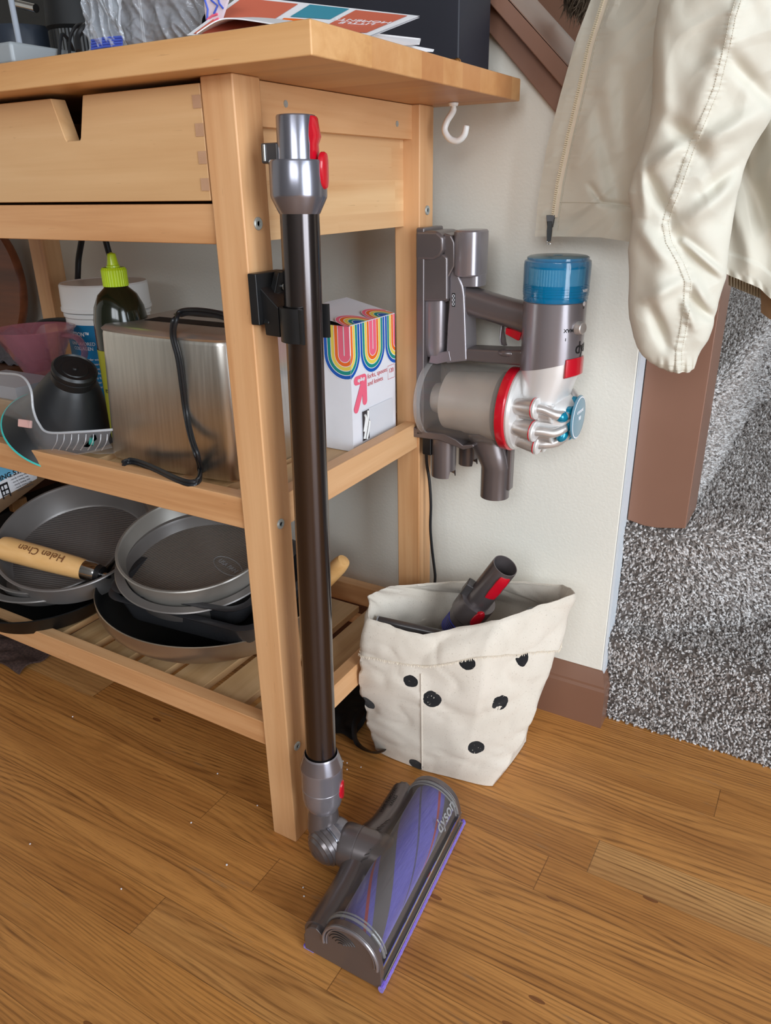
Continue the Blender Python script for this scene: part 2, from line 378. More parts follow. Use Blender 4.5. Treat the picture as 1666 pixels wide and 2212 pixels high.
# ---------------------------------------------------------------- carpeted winder stairs
def step(poly, z0, z1, nose=.012):
    b = B(); n = len(poly)
    P = [V((x, y, 0)) for x, y in poly]
    cx = sum(P, V())/n
    rings = []
    for o, z in ((0, z0), (0, z1-.05), (nose, z1-.028), (nose*1.15, z1-.016), (nose*.7, z1-.005), (0, z1)):
        rr = []
        for i in range(n):
            a, c, d = P[i-1], P[i], P[(i+1) % n]
            n1 = (c-a).cross(V((0, 0, 1))).normalized(); n2 = (d-c).cross(V((0, 0, 1))).normalized()
            m = (n1+n2).normalized()
            rr.append(c+m*o+V((0, 0, z)))
        rings.append(rr)
    b.loft(rings); return b
S1 = [(.2755, .452), (1.7, .452), (1.7, 1.775), (.2755, 1.775)]
S2 = [(.2755, .470), (.34, .478), (.38, .508), (.479, .598), (1.70, 1.60), (1.7, 1.775), (.2755, 1.775)]
S3 = [(-.9, .56), (.343, .56), (.352, .70), (.357, 1.20), (.46, 1.50), (1.7, 1.60), (1.7, 1.775), (-.9, 1.775)]
S4 = [(-.9, .56), (.085, .56), (.085, 1.775), (-.9, 1.775)]
S5 = [(-1.3, .56), (-.17, .56), (-.17, 1.775), (-1.3, 1.775)]
S6 = [(-1.6, .56), (-.42, .56), (-.42, 1.775), (-1.6, 1.775)]
stairs = B()
for poly, z0, z1 in ((S1, 0, .158), (S2, .150, .333), (S3, .32, .518), (S4, .51, .70), (S5, .69, .885), (S6, .87, 1.07)):
    s_ = step(poly, z0, z1); stairs.add(s_.v, s_.f)
stairs_ob = tag(stairs.build('stair_steps', CARPET_BASE, ang=60), kind='structure')
b = B(); b.prism([(-1.3, 1.74, 2.2), (.35, 1.74, .82), (.35, 1.74, .60), (-1.3, 1.74, 1.7)], (0, .03, 0)); tag(b.build('trim_5', TRIMD), kind='structure')
# carpet tufts as one countless thing
def make_pile():
    rng = np.random.default_rng(3)
    me = stairs_ob.data
    n_ = len(me.vertices); co = np.empty(n_*3); me.vertices.foreach_get('co', co); co = co.reshape(-1, 3)
    me.calc_loop_triangles()
    pts = []; nrm = []; pull = []
    R3 = np.array([list(_R), list(_U), list(_F)]); C3 = np.array(list(CAM))
    for t in me.loop_triangles:
        a, b_, c = co[list(t.vertices)]
        cr_ = np.cross(b_-a, c-a); ar = np.linalg.norm(cr_)/2
        if ar < 1e-9: continue
        n3 = cr_/(2*ar)
        dist = np.linalg.norm((a+b_+c)/3-C3)
        k = int(ar*84000+rng.random())
        if k < 1: continue
        r1 = np.sqrt(rng.random(k)); r2 = rng.random(k)
        p = (1-r1)[:, None]*a+(r1*(1-r2))[:, None]*b_+(r1*r2)[:, None]*c
        d = p-C3; uvw = d@R3.T
        u = 833+FPX*uvw[:, 0]/uvw[:, 2]; v = 1106-FPX*uvw[:, 1]/uvw[:, 2]
        keep = (uvw[:, 2] > 0)&(u > 1050)&(u < 1850)&(v > -160)&(v < 1800)&((d@n3) < .05)
        # thin the pile with distance, its tufts get larger there
        dd = uvw[:, 2]; keep &= rng.random(k) < np.clip((1.15/np.maximum(dd, .1))**1.2, .25, 1)
        p = p[keep]; pts.append(p); nrm.append(np.repeat(n3[None], len(p), 0)); pull.append(np.clip(dd[keep]/1.15, 1, 1.7))
    P = np.concatenate(pts); Nn = np.concatenate(nrm); S = np.concatenate(pull); K = len(P)
    # make sure tufts stand outwards from the riser and tread
    t1 = np.cross(Nn, np.array([.31, .77, .55])); t1 /= np.linalg.norm(t1, axis=1)[:, None]; t2 = np.cross(Nn, t1)
    lean = rng.normal(0, .55, (K, 2)); lowf = np.stack([np.sin(P[:, 0]*23+P[:, 2]*31)*.35, np.cos(P[:, 1]*19+P[:, 2]*17)*.35], 1)
    lean = lean+lowf
    D = Nn+t1*lean[:, :1]+t2*lean[:, 1:]; D[:, 2] -= .12; D /= np.linalg.norm(D, axis=1)[:, None]
    L = rng.uniform(.006, .0105, K)*S; W_ = rng.uniform(.0013, .0023, K)*S
    a1 = np.cross(D, np.array([.2, .3, .93])); a1 /= np.linalg.norm(a1, axis=1)[:, None]; a2 = np.cross(D, a1)
    base = P-Nn*.001; V_ = np.empty((K, 7, 3)); rot = rng.uniform(0, 2*pi, K)
    for j in range(3):
        for lv, (h, w) in enumerate(((0, .7), (.62, 1.15))):
            an = rot+2*pi*j/3+lv*.9
            V_[:, lv*3+j] = base+D*(L*h)[:, None]+(a1*np.cos(an)[:, None]+a2*np.sin(an)[:, None])*(W_*w)[:, None]
    V_[:, 6] = base+D*L[:, None]
    fq = [(0, 1, 4, 3), (1, 2, 5, 4), (2, 0, 3, 5)]; ft = [(3, 4, 6), (4, 5, 6), (5, 3, 6)]
    off = (np.arange(K)*7)[:, None]
    q = (off[:, None, :]+np.array(fq)[None]).reshape(-1, 4); t = (off[:, None, :]+np.array(ft)[None]).reshape(-1, 3)
    me2 = bpy.data.meshes.new('carpet_pile'); me2.vertices.add(K*7); me2.vertices.foreach_set('co', V_.reshape(-1))
    nl = q.size+t.size; me2.loops.add(nl); me2.loops.foreach_set('vertex_index', np.concatenate([q.reshape(-1), t.reshape(-1)]).astype(np.int32))
    st = np.concatenate([np.arange(len(q))*4, q.size+np.arange(len(t))*3]).astype(np.int32)
    me2.polygons.add(len(st)); me2.polygons.foreach_set('loop_start', st)
    me2.polygons.foreach_set('use_smooth', np.ones(len(st), bool))
    at_ = me2.attributes.new('tone', 'FLOAT', 'POINT')
    tone = np.clip(rng.choice([.08, .35, .62, .8, .95], K, p=[.17, .25, .26, .2, .12])+rng.normal(0, .08, K), 0, 1)
    at_.data.foreach_set('value', np.repeat(tone, 7).astype(np.float32))
    me2.update(); me2.validate()
    me2.materials.append(carpet_tuft())
    o = bpy.data.objects.new('carpet_pile', me2); COL.objects.link(o)
    tag(o, 'grey and taupe speckled shag carpet pile covering the stairs', 'carpet', kind='stuff'); print('tufts', K)
make_pile()
# ---------------------------------------------------------------- light
def area(name, loc, look, sx, sy, power, col):
    l = bpy.data.lights.new(name, 'AREA'); l.shape = 'RECTANGLE'; l.size = sx; l.size_y = sy; l.energy = power; l.color = col
    o = bpy.data.objects.new(name, l); COL.objects.link(o); o.location = loc
    o.rotation_euler = (V(look)-V(loc)).to_track_quat('-Z', 'Y').to_euler(); return o
PLAIN = pbr('plain_wall_paint', (146, 144, 140), .7)
def wall_with_window(name, wn, fixed, along, a0, a1, w0, w1, z0, z1, zt):
    def bx(b, p0, p1, q0, q1, t0=0., t1=.07):
        if along == 'y': b.box(fixed+t0, fixed+t1, p0, p1, q0, q1)
        else: b.box(p0, p1, fixed-t1, fixed-t0, q0, q1)
    b = B(); bx(b, a0, w0, 0, zt); bx(b, w1, a1, 0, zt); bx(b, w0, w1, 0, z0); bx(b, w0, w1, z1, zt); tag(b.build(name, PLAIN), kind='structure')
    b = B(); f = .05
    for p0, p1, q0, q1 in ((w0, w0+f, z0, z1), (w1-f, w1, z0, z1), (w0, w1, z0, z0+f), (w0, w1, z1-f, z1), ((w0+w1)/2-.02, (w0+w1)/2+.02, z0, z1)): bx(b, p0, p1, q0, q1, .01, .05)
    tag(b.build(wn, WHITE), kind='structure')
wall_with_window('wall_right', 'window_1', 2.6, 'y', -2.66, 1.84, -1.9, -.25, .03, 2.15, 2.6)
wall_with_window('wall_front', 'window_2', -2.6, 'x', -2.6, 2.6, .2, 2.0, 1.15, 2.3, 2.6)
b = B(); b.box(-2.66, 2.67, -2.67, 1.84, 2.6, 2.66); tag(b.build('ceiling', PLAIN), kind='structure')
area('window_light', (2.72, -1.08, 1.1), (.0, -1.08, 1.08), 1.6, 2.05, 106, (.80, .90, 1.0))
area('window_light', (1.1, -2.72, 1.72), (1.0, 0, 1.35), 1.8, 1.15, 52, (.90, .95, 1.0))
w = bpy.data.worlds.new('world'); SC.world = w; w.use_nodes = True
bg = w.node_tree.nodes['Background']; bg.inputs[0].default_value = (.93, .96, 1.0, 1); bg.inputs[1].default_value = 1.2
SC.view_settings.view_transform = 'Standard'; SC.view_settings.look = 'None'; SC.view_settings.gamma = 1; SC.view_settings.exposure = -.12
SC.cycles.max_bounces = 8; SC.cycles.transparent_max_bounces = 16
# ---------------------------------------------------------------- kitchen cart
LX = -.788  # outer side of the left legs
cart = thing('kitchen_cart', 'birch kitchen cart with drawers and two slatted shelves', 'kitchen cart', (-.34, .19, 0))
b = B(); b.box(-.894, .106, -.032, .398, .876, .900); b.build('worktop', WTOP, cart, bevel=.0015)
for (x, y) in ((-.037, 0), (-.037, .342), (LX, 0), (LX, .342)):
    b = B(); b.box(x, x+.037, y, y+.038, 0.0, .876); lg = b.build('leg', WZ, cart, bevel=.0018)
    if x > -.1:
        for z, yy in (((.755, .019), (.449, .018), (.146, .017)) if y == 0 else ((.756, .362), (.455, .361))):
            s_ = B(); s_.lathe([(.0058, 0), (.0058, .0012), (.0050, .0018), (.0026, .0018), (.0024, -.001)], frame((0, yy, z), (1, 0, 0)), 24)
            s_.lathe([(.0025, .0002), (.0001, .0002)], frame((0, yy, z), (1, 0, 0)), 6, mi=1)
            s_.build('bolt', [ZINC, BLKM], lg)
ENDG = wood('end_grain', 'Y', (182, 142, 112), (190, 150, 120), (170, 130, 100))
# front: apron, two drawers
b = B(); b.box(LX+.037, -.037, .003, .021, .737, .7725); b.build('apron', WX, cart, bevel=.001)
b = B(); b.box(LX+.037, -.037, .355, .375, .74, .876); b.build('back_panel', WX, cart, bevel=.001)
b = B(); b.box(LX+.037, -.037, .03, .35, .742, .746); b.build('drawer_runner_board', WX, cart)
for x0, x1 in ((-.388, -.0385), (-.742, -.392)):
    xm = (x0+x1)/2; b = B()
    pl = [(x0, .7752), (x1, .7752), (x1, .871), (xm+.0235, .871), (xm+.0115, .8345), (xm+.0095, .832), (xm-.0095, .832), (xm-.0115, .8345), (xm-.0235, .871), (x0, .871)]
    b.prism([(x, .001, z) for x, z in pl], (0, .018, 0))
    d = b.build('drawer', WDR, cart, bevel=.001)
    c = B(); c.box(x0+.004, x0+.014, .019, .34, .776, .862); c.box(x1-.014, x1-.004, .019, .34, .776, .862); c.box(x0+.004, x1-.004, .33, .34, .776, .862); c.box(x0+.004, x1-.004, .019, .34, .779, .783)
    c.build('drawer_box', WDR, d)
    for z in (.784, .8065, .829, .8515):
        c = B(); c.box(x1-.0095, x1-.0002, .0004, .0012, z, z+.0105); c.build('finger_joint', ENDG, d)
    if x1 > -.1:
        c = B()
        for k in range(7): c.box(x0+.05+.006*k, x1-.05-.004*k, .10, .27, .7835+.004*k, .7865+.004*k)
        tag(c.build('folded_papers', PAPER), 'stack of folded papers seen through the notch of the drawer', 'papers')
# right side: panel + cleat with screws
for sgn, xo in ((1, -.023), (-1, LX+.023)):
    a, c_ = sorted((xo, xo-sgn*.015))
    b = B(); b.box(a, c_, .038, .342, .737, .876); b.build('side_panel', WSIDE, cart, bevel=.0006)
    a, c_ = sorted((xo+.0005*sgn, xo+sgn*.012))
    b = B(); b.box(a, c_, .0385, .3505 if sgn > 0 else .341, .8375, .8755); cl = b.build('cleat', WY, cart, bevel=.0008)
    if sgn > 0:
        for yy, z in ((.088, .859), (.305, .853)):
            s_ = B(); s_.lathe([(.0032, 0), (.0032, .0006), (.001, .0006), (.0001, .0002)], frame((xo+.012, yy, z), (1, 0, 0)), 16); s_.build('screw', ZINC, cl)
# shelves
for zb, zt, zs in ((.4403, .4772, .4665), (.1415, .1768, .1650)):
    nm = 'upper' if zb > .3 else 'lower'
    b = B(); b.box(LX+.037, -.037, .003, .022, zb, zt); b.build('shelf_rail', WX, cart, bevel=.0012)
    b = B(); b.box(LX+.037, -.037, .355, .374, zb, zt); b.build('shelf_rail', WX, cart, bevel=.0012)
    for xa in (-.022, LX+.003):
        b = B(); b.box(xa, xa+.019, .038, .342, zb, zt); b.build('shelf_rail', WY, cart, bevel=.0012)
    b = B(); b.box(LX+.037, -.037, .022, .036, zb+.002, zs-.011); b.box(LX+.037, -.037, .30, .314, zb+.002, zs-.011); b.build('slat_support', WX, cart)
    for k in range(10):
        x1 = -.0245-.0715*k
        b = B(); b.box(x1-.055, x1, .0225, .318, zs-.011, zs+.0002*(k % 3)); b.build('slat', WSL, cart, bevel=.0012)
    # second run of dark gaps shows the floor below
# white screw hook under the worktop
hk = thing('screw_hook', 'white cup hook screwed under the right end of the worktop', 'hook', (.036, .359, .876))
b = B(); yh = .345
path = cr([at(980, 221, z=.876)-V((0, 0, .001)), at(979, 240, y=.357), at(966, 262, y=.355), at(961, 282, y=.353), at(972, 300, y=.352), at(989, 304, y=.352), at(1003, 292, y=.352), at(1008, 271, y=.352)], 8)
b.tube(path, [.0030]*6+[.0038]*(len(path)-8)+[.0036, .0032], 14); b.lathe([(.005, 0), (.006, .002), (.006, .0035)], Matrix.Translation(path[0]-V((0, 0, .003))), 20)
b.build('hook', WHITE, hk)
# ---------------------------------------------------------------- on the worktop
ZT = .9002
def sheet(pts, th=.0012, nrm=(0, 0, 1)):
    b = B(); b.prism(pts, V(nrm)*th); return b
# dark box at the back
b = B(); xr = at(992, 60, y=.30).x; b.box(xr-.30, xr, .30, .385, ZT, 1.12); bx = b.build('storage_box', pbr('navy_board', (36, 37, 46), .55, var=.15, vs=8), bevel=.002)
tag(bx, 'tall navy black box standing at the back right of the worktop', 'box')
# magazine propped over the edge, its printed underside showing
def q4(a, b_, c, d, s, t): return a.lerp(b_, s).lerp(d.lerp(c, s), t)
# corners: near-left, far-left(up), right tip, near-right
mA, mB, mC, mD = at(404, 80, y=-.005), at(520, -6, y=.085), at(907, 38, y=.165), at(800, 82, y=.085)
for p in (mA, mD): p.z = max(p.z, ZT+.004)
mg = thing('magazine', 'open magazine with orange and teal printed panels overhanging the worktop corner', 'magazine', tuple((mA+mC)/2))
nm_ = (mB-mA).cross(mD-mA).normalized(); nm_ = nm_ if nm_.z > 0 else -nm_
def quad(b, s0, s1, t0, t1, mi, off=.0020, A=None):
    A = A or (mA, mB, mC, mD)
    b.grid(lambda s, t: q4(*A, s0+(s1-s0)*s, t0+(t1-t0)*t)+nm_*off, 8, 8, mi)
b = B(); b.grid(lambda s, t: q4(mA, mB, mC, mD, s, t), 12, 12); b.grid(lambda s, t: q4(mA, mB, mC, mD, s, t)+nm_*.0014, 12, 12); b.build('cover', PAPER, mg, norm=False, merge=False)
b = B(); quad(b, .02, .93, .03, .34, 0); quad(b, .55, .95, .40, .62, 1); quad(b, .06, .5, .38, .52, 2); quad(b, .10, .93, .66, .95, 3); b.build('printed_panel', [PAL['rust'], PAL['sea'], PAL['orange'], PAL['rust']], mg, norm=False)
ex = (mD-mA).normalized(); ey = (mB-mA)
b = B(); Wm, Hm_ = (mD-mA).length, (mB-mA).length
b.text('LITTLE\nMOMENTS', .0105, None, .0001, warp=lambda co: q4(mA, mB, mC, mD, .50-co.y/Hm_, .80-co.x/Wm)+nm_*(.0024+co.z)); b.build('lettering', PAPER, mg, norm=False)
def curl(name, label, pts_lo, pts_hi, th=.001, mat=PAPER):
    b = B(); n = len(pts_lo); lo = cr(pts_lo, 6); hi = cr(pts_hi, 6)
    b.loft([[a, c, c+V((0, 0, th)), a+V((0, 0, th))] for a, c in zip(lo, hi)]); return tag(b.build(name, mat, ang=50), label, 'paper')
curl('leaflet', 'white leaflet with a curled left end under the magazine', [at(425, 74, y=-.01), at(470, 46, y=.0), at(512, 42, y=.005), at(600, 55, y=.01)], [at(500, 60, y=.10), at(560, 40, y=.11), at(640, 42, y=.115), at(760, 60, y=.12)])
def flatpiece(name, label, cat, uv, y, th, mat):
    pts = [at(u, v, y=yy) for (u, v), yy in zip(uv, y)]
    for p in pts: p.z = max(p.z, ZT+.0006)
    b = B(); b.prism(pts, (0, 0, th)); return tag(b.build(name, mat), label, cat)
flatpiece('brochure', 'white brochure under the magazine pointing towards the navy box', 'paper', [(800, 74), (909, 86), (906, 97), (800, 100)], (.10, .20, .19, .12), .0012, PAPER)
flatpiece('receipt', 'thin white paper slip near the right edge of the worktop', 'paper', [(870, 96), (938, 108), (936, 112), (880, 112)], (.18, .24, .235, .19), .0006, PAPER)
# brass bits + keyring
b = B(); p0 = at(966, 121, y=.26); p0.z = ZT+.004; b.cyl(p0-V((.006, .004, 0)), p0+V((.006, .004, 0)), .004, seg=20); b.sphere(p0+V((.009, .006, 0)), .0046, 16)
tag(b.build('brass_knob', pbr('polished_brass', (214, 150, 84), .25, metal=1.)), 'small shiny brass fitting beside the navy box', 'fitting')
b = B(); pc = at(1018, 133, y=.33); pc.z = ZT+.0022
ring = [V((pc.x-.012+.022*cos(a), pc.y-.012+.030*sin(a), ZT+.0022+.002*sin(a))) for a in [2*pi*k/40 for k in range(40)]]
b.tube(ring, .0020, 10, closed=True); tag(b.build('key_ring', CHROME), 'chrome ring lying on the right edge of the worktop', 'ring')
# left-hand side: coffee maker, cable, lid, rod
cm = thing('coffee_maker', 'black coffee maker with chrome strip at the left of the worktop', 'coffee maker', (-.35, .16, ZT))
b = B(); xl = at(0, 60, y=.12).x; b.box(-.66, -.30, .20, .33, ZT, 1.12); b.build('body', pbr('black_gloss', (8, 8, 10), .25, var=.1), cm, bevel=.006)
p1 = at(52, 80, y=.14); b = B(); b.lathe([(.040, 0), (.044, .004), (.044, .062), (.040, .070)], Matrix.Translation((p1.x-.012, .15, ZT)), 40); b.build('water_tank', pbr('tank_slate', (44, 50, 60), .3), cm)
a, c = at(36, 8, y=.12), at(78, 18, y=.12); b = B(); b.cyl(a, c, .0045, seg=20); b.build('chrome_strip', CHROME, cm)
gr = thing('coffee_grinder', 'black ribbed cylinder standing between coffee maker and plastic bag', 'grinder', (-.26, .17, ZT))
pg = at(135, 80, y=.13); b = B(); n = 90
b.loft([[V((pg.x+(.030+.0007*(k % 2))*cos(2*pi*k/n), .15+(.030+.0007*(k % 2))*sin(2*pi*k/n), z)) for k in range(n)] for z in (ZT, .958)]); b.build('ribbed_body', BLK, gr, ang=20)
b = B(); b.lathe([(.028, 0), (.032, .004), (.030, .03), (.02, .036)], Matrix.Translation((pg.x, .15, .958)), 40); b.build('lid', BLKM, gr)
b = B()
b.tube(cr([at(150, 120, y=.03), at(152, 80, y=.04), at(166, 56, y=.05), at(186, 52, y=.07)], 8), .0016, 8); b.tube(cr([at(128, 120, y=.03), at(133, 75, y=.04), at(150, 90, y=.05), at(160, 115, y=.06)], 8), .0018, 8)
b.tube(cr([at(170, 112, y=.03), at(168, 80, y=.04), at(184, 56, y=.05), at(196, 58, y=.07)], 8), .0030, 8)
tag(b.build('power_cord', CORD), 'glossy black looped cord in front of the ribbed cylinder', 'cord')
b = B(); P = [at(-60, 140, y=.0), at(62, 140, y=.0)]
x0, x1 = at(-80, 110, y=.0).x, at(62, 105, y=.0).x; b.box(x0, x1, -.02, .11, ZT, at(30, 98, y=0).z); tag(b.build('food_container_lid', pbr('grey_lid', (146, 152, 156), .45, coat=.2), bevel=.004, seg=3), 'pale grey plastic lid on the left edge of the worktop', 'lid')
b = B(); b.cyl(at(42, 92, y=.015)-V((0, 0, .003)), at(16, -40, y=.03), .0030, seg=16); tag(b.build('plastic_rod', pbr('frosted_rod', (150, 156, 166), .3)), 'frosted plastic rod rising behind the pale grey lid', 'rod')
# zip bags: crumpled clear film
def film(name, label, uv, y0, mat, nu=110, nv=80, amp=.006, seed=0, cat='plastic bag'):
    tl, tr, br_, bl = [at(u, v, y=y0) for u, v in uv]
    for p in (bl, br_): p.z = ZT+.001
    def fn(s, t):
        p = bl.lerp(br_, s).lerp(tl.lerp(tr, s), t)
        k = .5+.9*noise.noise(V((s*4+seed, t*2+s, seed)))+.45*(1-3*abs(noise.noise(V((s*7+t*3, seed, t*2.5)))))+.12*noise.noise(V((s*22, t*18, seed)))
        return p+V((k*amp*.15, -k*amp*(.35+.65*min(1, t*4)), k*amp*.1 if t > .05 else 0))
    b = B(); b.grid(fn, nu, nv); ob = b.build(name, mat, norm=False, ang=179, solid=.0004)
    return tag(ob, label, cat)
FILM = pbr('clear_film', (225, 230, 238), .10, alpha=.20, coat=1.); FILM2 = pbr('milky_film', (222, 222, 228), .15, alpha=.22, coat=.6)
zb = film('zip_bag', 'clear zip bag with a blue closure on the worktop', [(186, -40), (262, -40), (285, 95), (196, 118)], .03, FILM, seed=3, amp=.012)
film('plastic_bag', 'milky crumpled plastic bag between the zip bag and red leaflet', [(250, -40), (450, -40), (440, 75), (272, 100)], .045, FILM2, seed=9, amp=.008)
b = B()
for k in range(4):
    a, c = at(198, 88+k*6, y=.022), at(264, 80+k*6, y=.022); a.z -= .0; b.tube([a, a.lerp(c, .5)+V((0, -.001, .0005)), c], .0012, 8)
b.build('zip_closure', PAL['blue'], None)
z_ = bpy.data.objects['zip_closure']; z_.parent = zb
b = B(); b.prism([at(194, 85, y=.06), at(268, 72, y=.06), at(268, 112, y=.06), at(194, 120, y=.06)], (0, .004, 0))
b = B(); pts = [at(u, v, y=.03) for u, v in ((438, -30), (500, -30), (470, 62), (447, 70))]
for p in pts[2:]: p.z = max(p.z, ZT)
b.prism(pts, (0, .003, 0)); bk = b.build('booklet', pbr('pink_white_card', (226, 206, 214), .5)); tag(bk, 'pinkish white card with blue and red marks left of the magazine', 'card')
b = B()
for k, (pa, mi) in enumerate(((((441, -5), (449, 20), (446, 55)), 0), (((456, 0), (470, 12), (462, 30)), 0), (((470, -8), (474, 8), (482, 18)), 0), (((446, 44), (458, 34), (470, 30)), 1), (((447, 60), (458, 48), (472, 40)), 1))):
    b.tube([at(u, v, y=.0292) for u, v in pa], .0009, 6, mi=mi)
o_ = b.build('marks', [PAL['blue'], PAL['pink']]); o_.parent = bk
# ---------------------------------------------------------------- leaning wand with motorised head
wd = thing('vacuum_wand', 'long dark metal vacuum wand with clear purple floor head, leaning on the cart leg', 'vacuum wand', (.06, 0, 0))
A0, A1 = V((.0500, .020, .8425)), V((.0485, .001, .150)); AX = (A0-A1).normalized()
def wp(z): return A1+(A0-A1)*((z-A1.z)/(A0.z-A1.z))
MW = lambda z: frame(wp(z), AX, (1, 0, 0))   # local x = +X world
b = B(); b.lathe([(.0178, 0), (.0178, .60), (.0185, .605)], MW(.166), 56); b.build('tube', TUBE, wd)
b = B(); b.lathe([(.0182, 0), (.0188, .001), (.0248, .0130), (.0253, .0155), (.0253, .042), (.0246, .0435), (.0176, .0435), (.0173, .045), (.0173, .0772), (.0167, .0785), (.0156, .0785), (.0150, .072), (.0150, .05)], MW(.7635), 64, caps=(False, True)); b.build('top_collar', NICKEL_L, wd, ang=25)
b = B(); M_ = MW(.8065); b.box(-.0300, -.012, -.013, .013, -.002, .0145, M_); b.build('connector_housing', CHAR, wd, bevel=.0015)
b = B(); b.cyl(M_@V((-.0255, -.0136, .0)), M_@V((-.0255, -.0136, .013)), .0013, seg=12); b.build('contact_pin', CHROME, wd)
def wrap(M, r, az, h, du, dv):  # patch of a cylinder: du (arc length) dv (height)
    a = az+du/r; return M@V((r*cos(a), r*sin(a), h+dv))
b = B(); M_ = MW(.8035)
rows = [(0, .0185, .0075), (.003, .0190, .0085), (.016, .0182, .008), (.022, .0206, .009), (.030, .0190, .0085), (.036, .0182, .007), (.0375, .0172, .0065)]
az = radians(12)
b.loft([[wrap(M_, r, az, 0, -w, dz)] + [wrap(M_, r+.0012*cos(pi*k/8-pi/2)*0+.0008, az, 0, w*(k/4-1), dz) for k in range(9)] + [wrap(M_, r-.004, az, 0, w, dz), wrap(M_, r-.004, az, 0, -w, dz)] for dz, r, w in rows]); b.build('release_catch', RED, wd, ang=40)
def oval_button(M, r, az, zc, w, h, th, mat, parent, name):
    b = B(); rings = []
    for s_, o in ((1, -.002), (1, .0006), (.93, th), (.55, th*1.1), (.01, th*1.12)):
        rings.append([wrap(M, r+o, az, zc, w*s_*cos(t), h*s_*(abs(sin(t))**.8*(1 if sin(t) > 0 else -1))) for t in [2*pi*k/32 for k in range(32)]])
    b.loft(rings); return b.build(name, mat, parent, ang=50)
oval_button(MW(.797), .0252, radians(10), .0015, .0074, .0150, .0022, RED, wd, 'release_button')
# lower collar
b = B(); b.lathe([(.0188, .006), (.0196, .008), (.0205, .006), (.0252, -.009), (.0256, -.012), (.0252, -.014), (.0248, -.040), (.0251, -.0405), (.0251, -.041), (.0246, -.0415), (.0242, -.058), (.0225, -.066), (.016, -.078), (.012, -.082)], MW(.1605), 64, caps=(False, False)); b.build('lower_collar', NICKEL, wd, ang=22)
b = B(); b.lathe([(.0207, .0055), (.0254, -.0095), (.0256, -.0105)], MW(.1608), 64, caps=(False, False)); b.build('collar_ring', NICKEL_L, wd, ang=40)
oval_button(MW(.1605), .0248, radians(18), -.043, .0078, .0125, .0018, RED, wd, 'release_button')
# ball joint: silver ball with ribbed cap pointing down-left, neck going to the head
BC0 = V((.0620, -.004, .042))
b = B(); b.sphere(BC0, .0285, 40); b.build('ball_joint', NICKEL_L, wd)
rd = (V((-.30, -.92, -.16))).normalized()
b = B(); pr = []
for k in range(7):
    a = radians(78-11.5*k); pr += [(.0302*sin(a)+.0006, .0302*cos(a)), (.0302*sin(a)-.0012, .0302*cos(a)+.0004)]
pr += [(.004, .0305), (.0001, .0308)]
b.lathe(pr, frame(BC0, rd), 48, caps=(False, True)); b.build('ribbed_cap', NICKEL_D, wd, ang=25)
b = B(); b.lathe([(.0302, -.004), (.0302, .002), (.0290, .004)], frame(BC0, (.30, .92, .16)), 48, caps=(False, False)); b.build('joint_ring', NICKEL, wd)
b = B(); b.cyl(wp(.10), wp(.055), .0165, .0205, 32); b.build('joint_stem', NICKEL_D, wd)
nd = V((1, .16, -.06)).normalized(); NM = frame(BC0, nd)
b = B(); b.lathe([(.0240, .012), (.0262, .016), (.0268, .019), (.0268, .034), (.0262, .0345), (.0262, .0352), (.0266, .036), (.0262, .060), (.0255, .085)], NM, 48, caps=(True, True)); b.build('neck', NICKEL_D, wd, ang=25)
# floor head
Y0, Y1 = -.118, .124
def hx(x, l): return x-.022*(l-Y0)/.265
head = B()
RCX, RCZ, RR = .1610, .0370, .0350
def head_outline(n=18):
    out = [(.100, .004), (.100, .026), (.103, .036), (.109, .043), (.117, .0455), (.124, .0405), (.1275, .033)]
    for k in range(n+1):
        a = radians(172-150*k/n); out.append((RCX+(RR+.001)*cos(a), RCZ+(RR+.001)*sin(a)))
    out += [(.1975, .038), (.1985, .026), (.1985, .010), (.1965, .0045)]
    return out
for l0, l1 in ((Y0, Y0+.008), (Y1-.008, Y1)):
    c = B(); c.prism([(hx(x, l0), l0, z) for x, z in head_outline()], (hx(0, l1)-hx(0, l0), l1-l0, 0))
    eo = c.build('end_cap', NICKEL_D, wd, bevel=.0012, ang=30)
    if l0 < 0:
        g = B()
        for R_ in (.004, .008, .012, .016, .020):
            g.tube([(hx(.150+R_*cos(t), l0), l0-.0002, .041+R_*sin(t)*.9) for t in [radians(30+130*k/14) for k in range(15)]], .0005, 6)
        g.build('vent_grooves', BLK, eo)
        g = B(); g.tube([(hx(RCX+(RR-.001)*cos(t), l0), l0-.0008, RCZ+(RR-.001)*sin(t)) for t in [radians(188-196*k/40) for k in range(41)]], .0017, 8)
        g.tube([(hx(RCX+(RR-.0045)*cos(t), l0), l0-.0006, RCZ+(RR-.0045)*sin(t)) for t in [radians(188-196*k/40) for k in range(41)]], .0008, 8)
        g.build('cap_rim', NICKEL, eo)
def hp(R_, a, l, cx=RCX, cz=RCZ): return V((hx(cx+R_*cos(a), l), l, cz+R_*sin(a)))
# rear duct with a bulge at the neck
b = B(); rings = []
for k in range(25):
    l = Y0+.006+(Y1-Y0-.012)*k/24; bl = math.exp(-((l-.012)/.030)**2)
    rings.append([V((hx(.1165-.006*bl+(.0195+.006*bl)*cos(t), l), l, .0265+.002*bl+(.0205+.006*bl)*sin(t))) for t in [2*pi*j/28 for j in range(28)]])
b.loft(rings); b.build('rear_duct', NICKEL_D, wd)
b = B(); b.box(hx(.104, 0), hx(.150, 0), Y0+.006, Y1-.006, .004, .016); b.build('base_plate', CHAR, wd, bevel=.001)
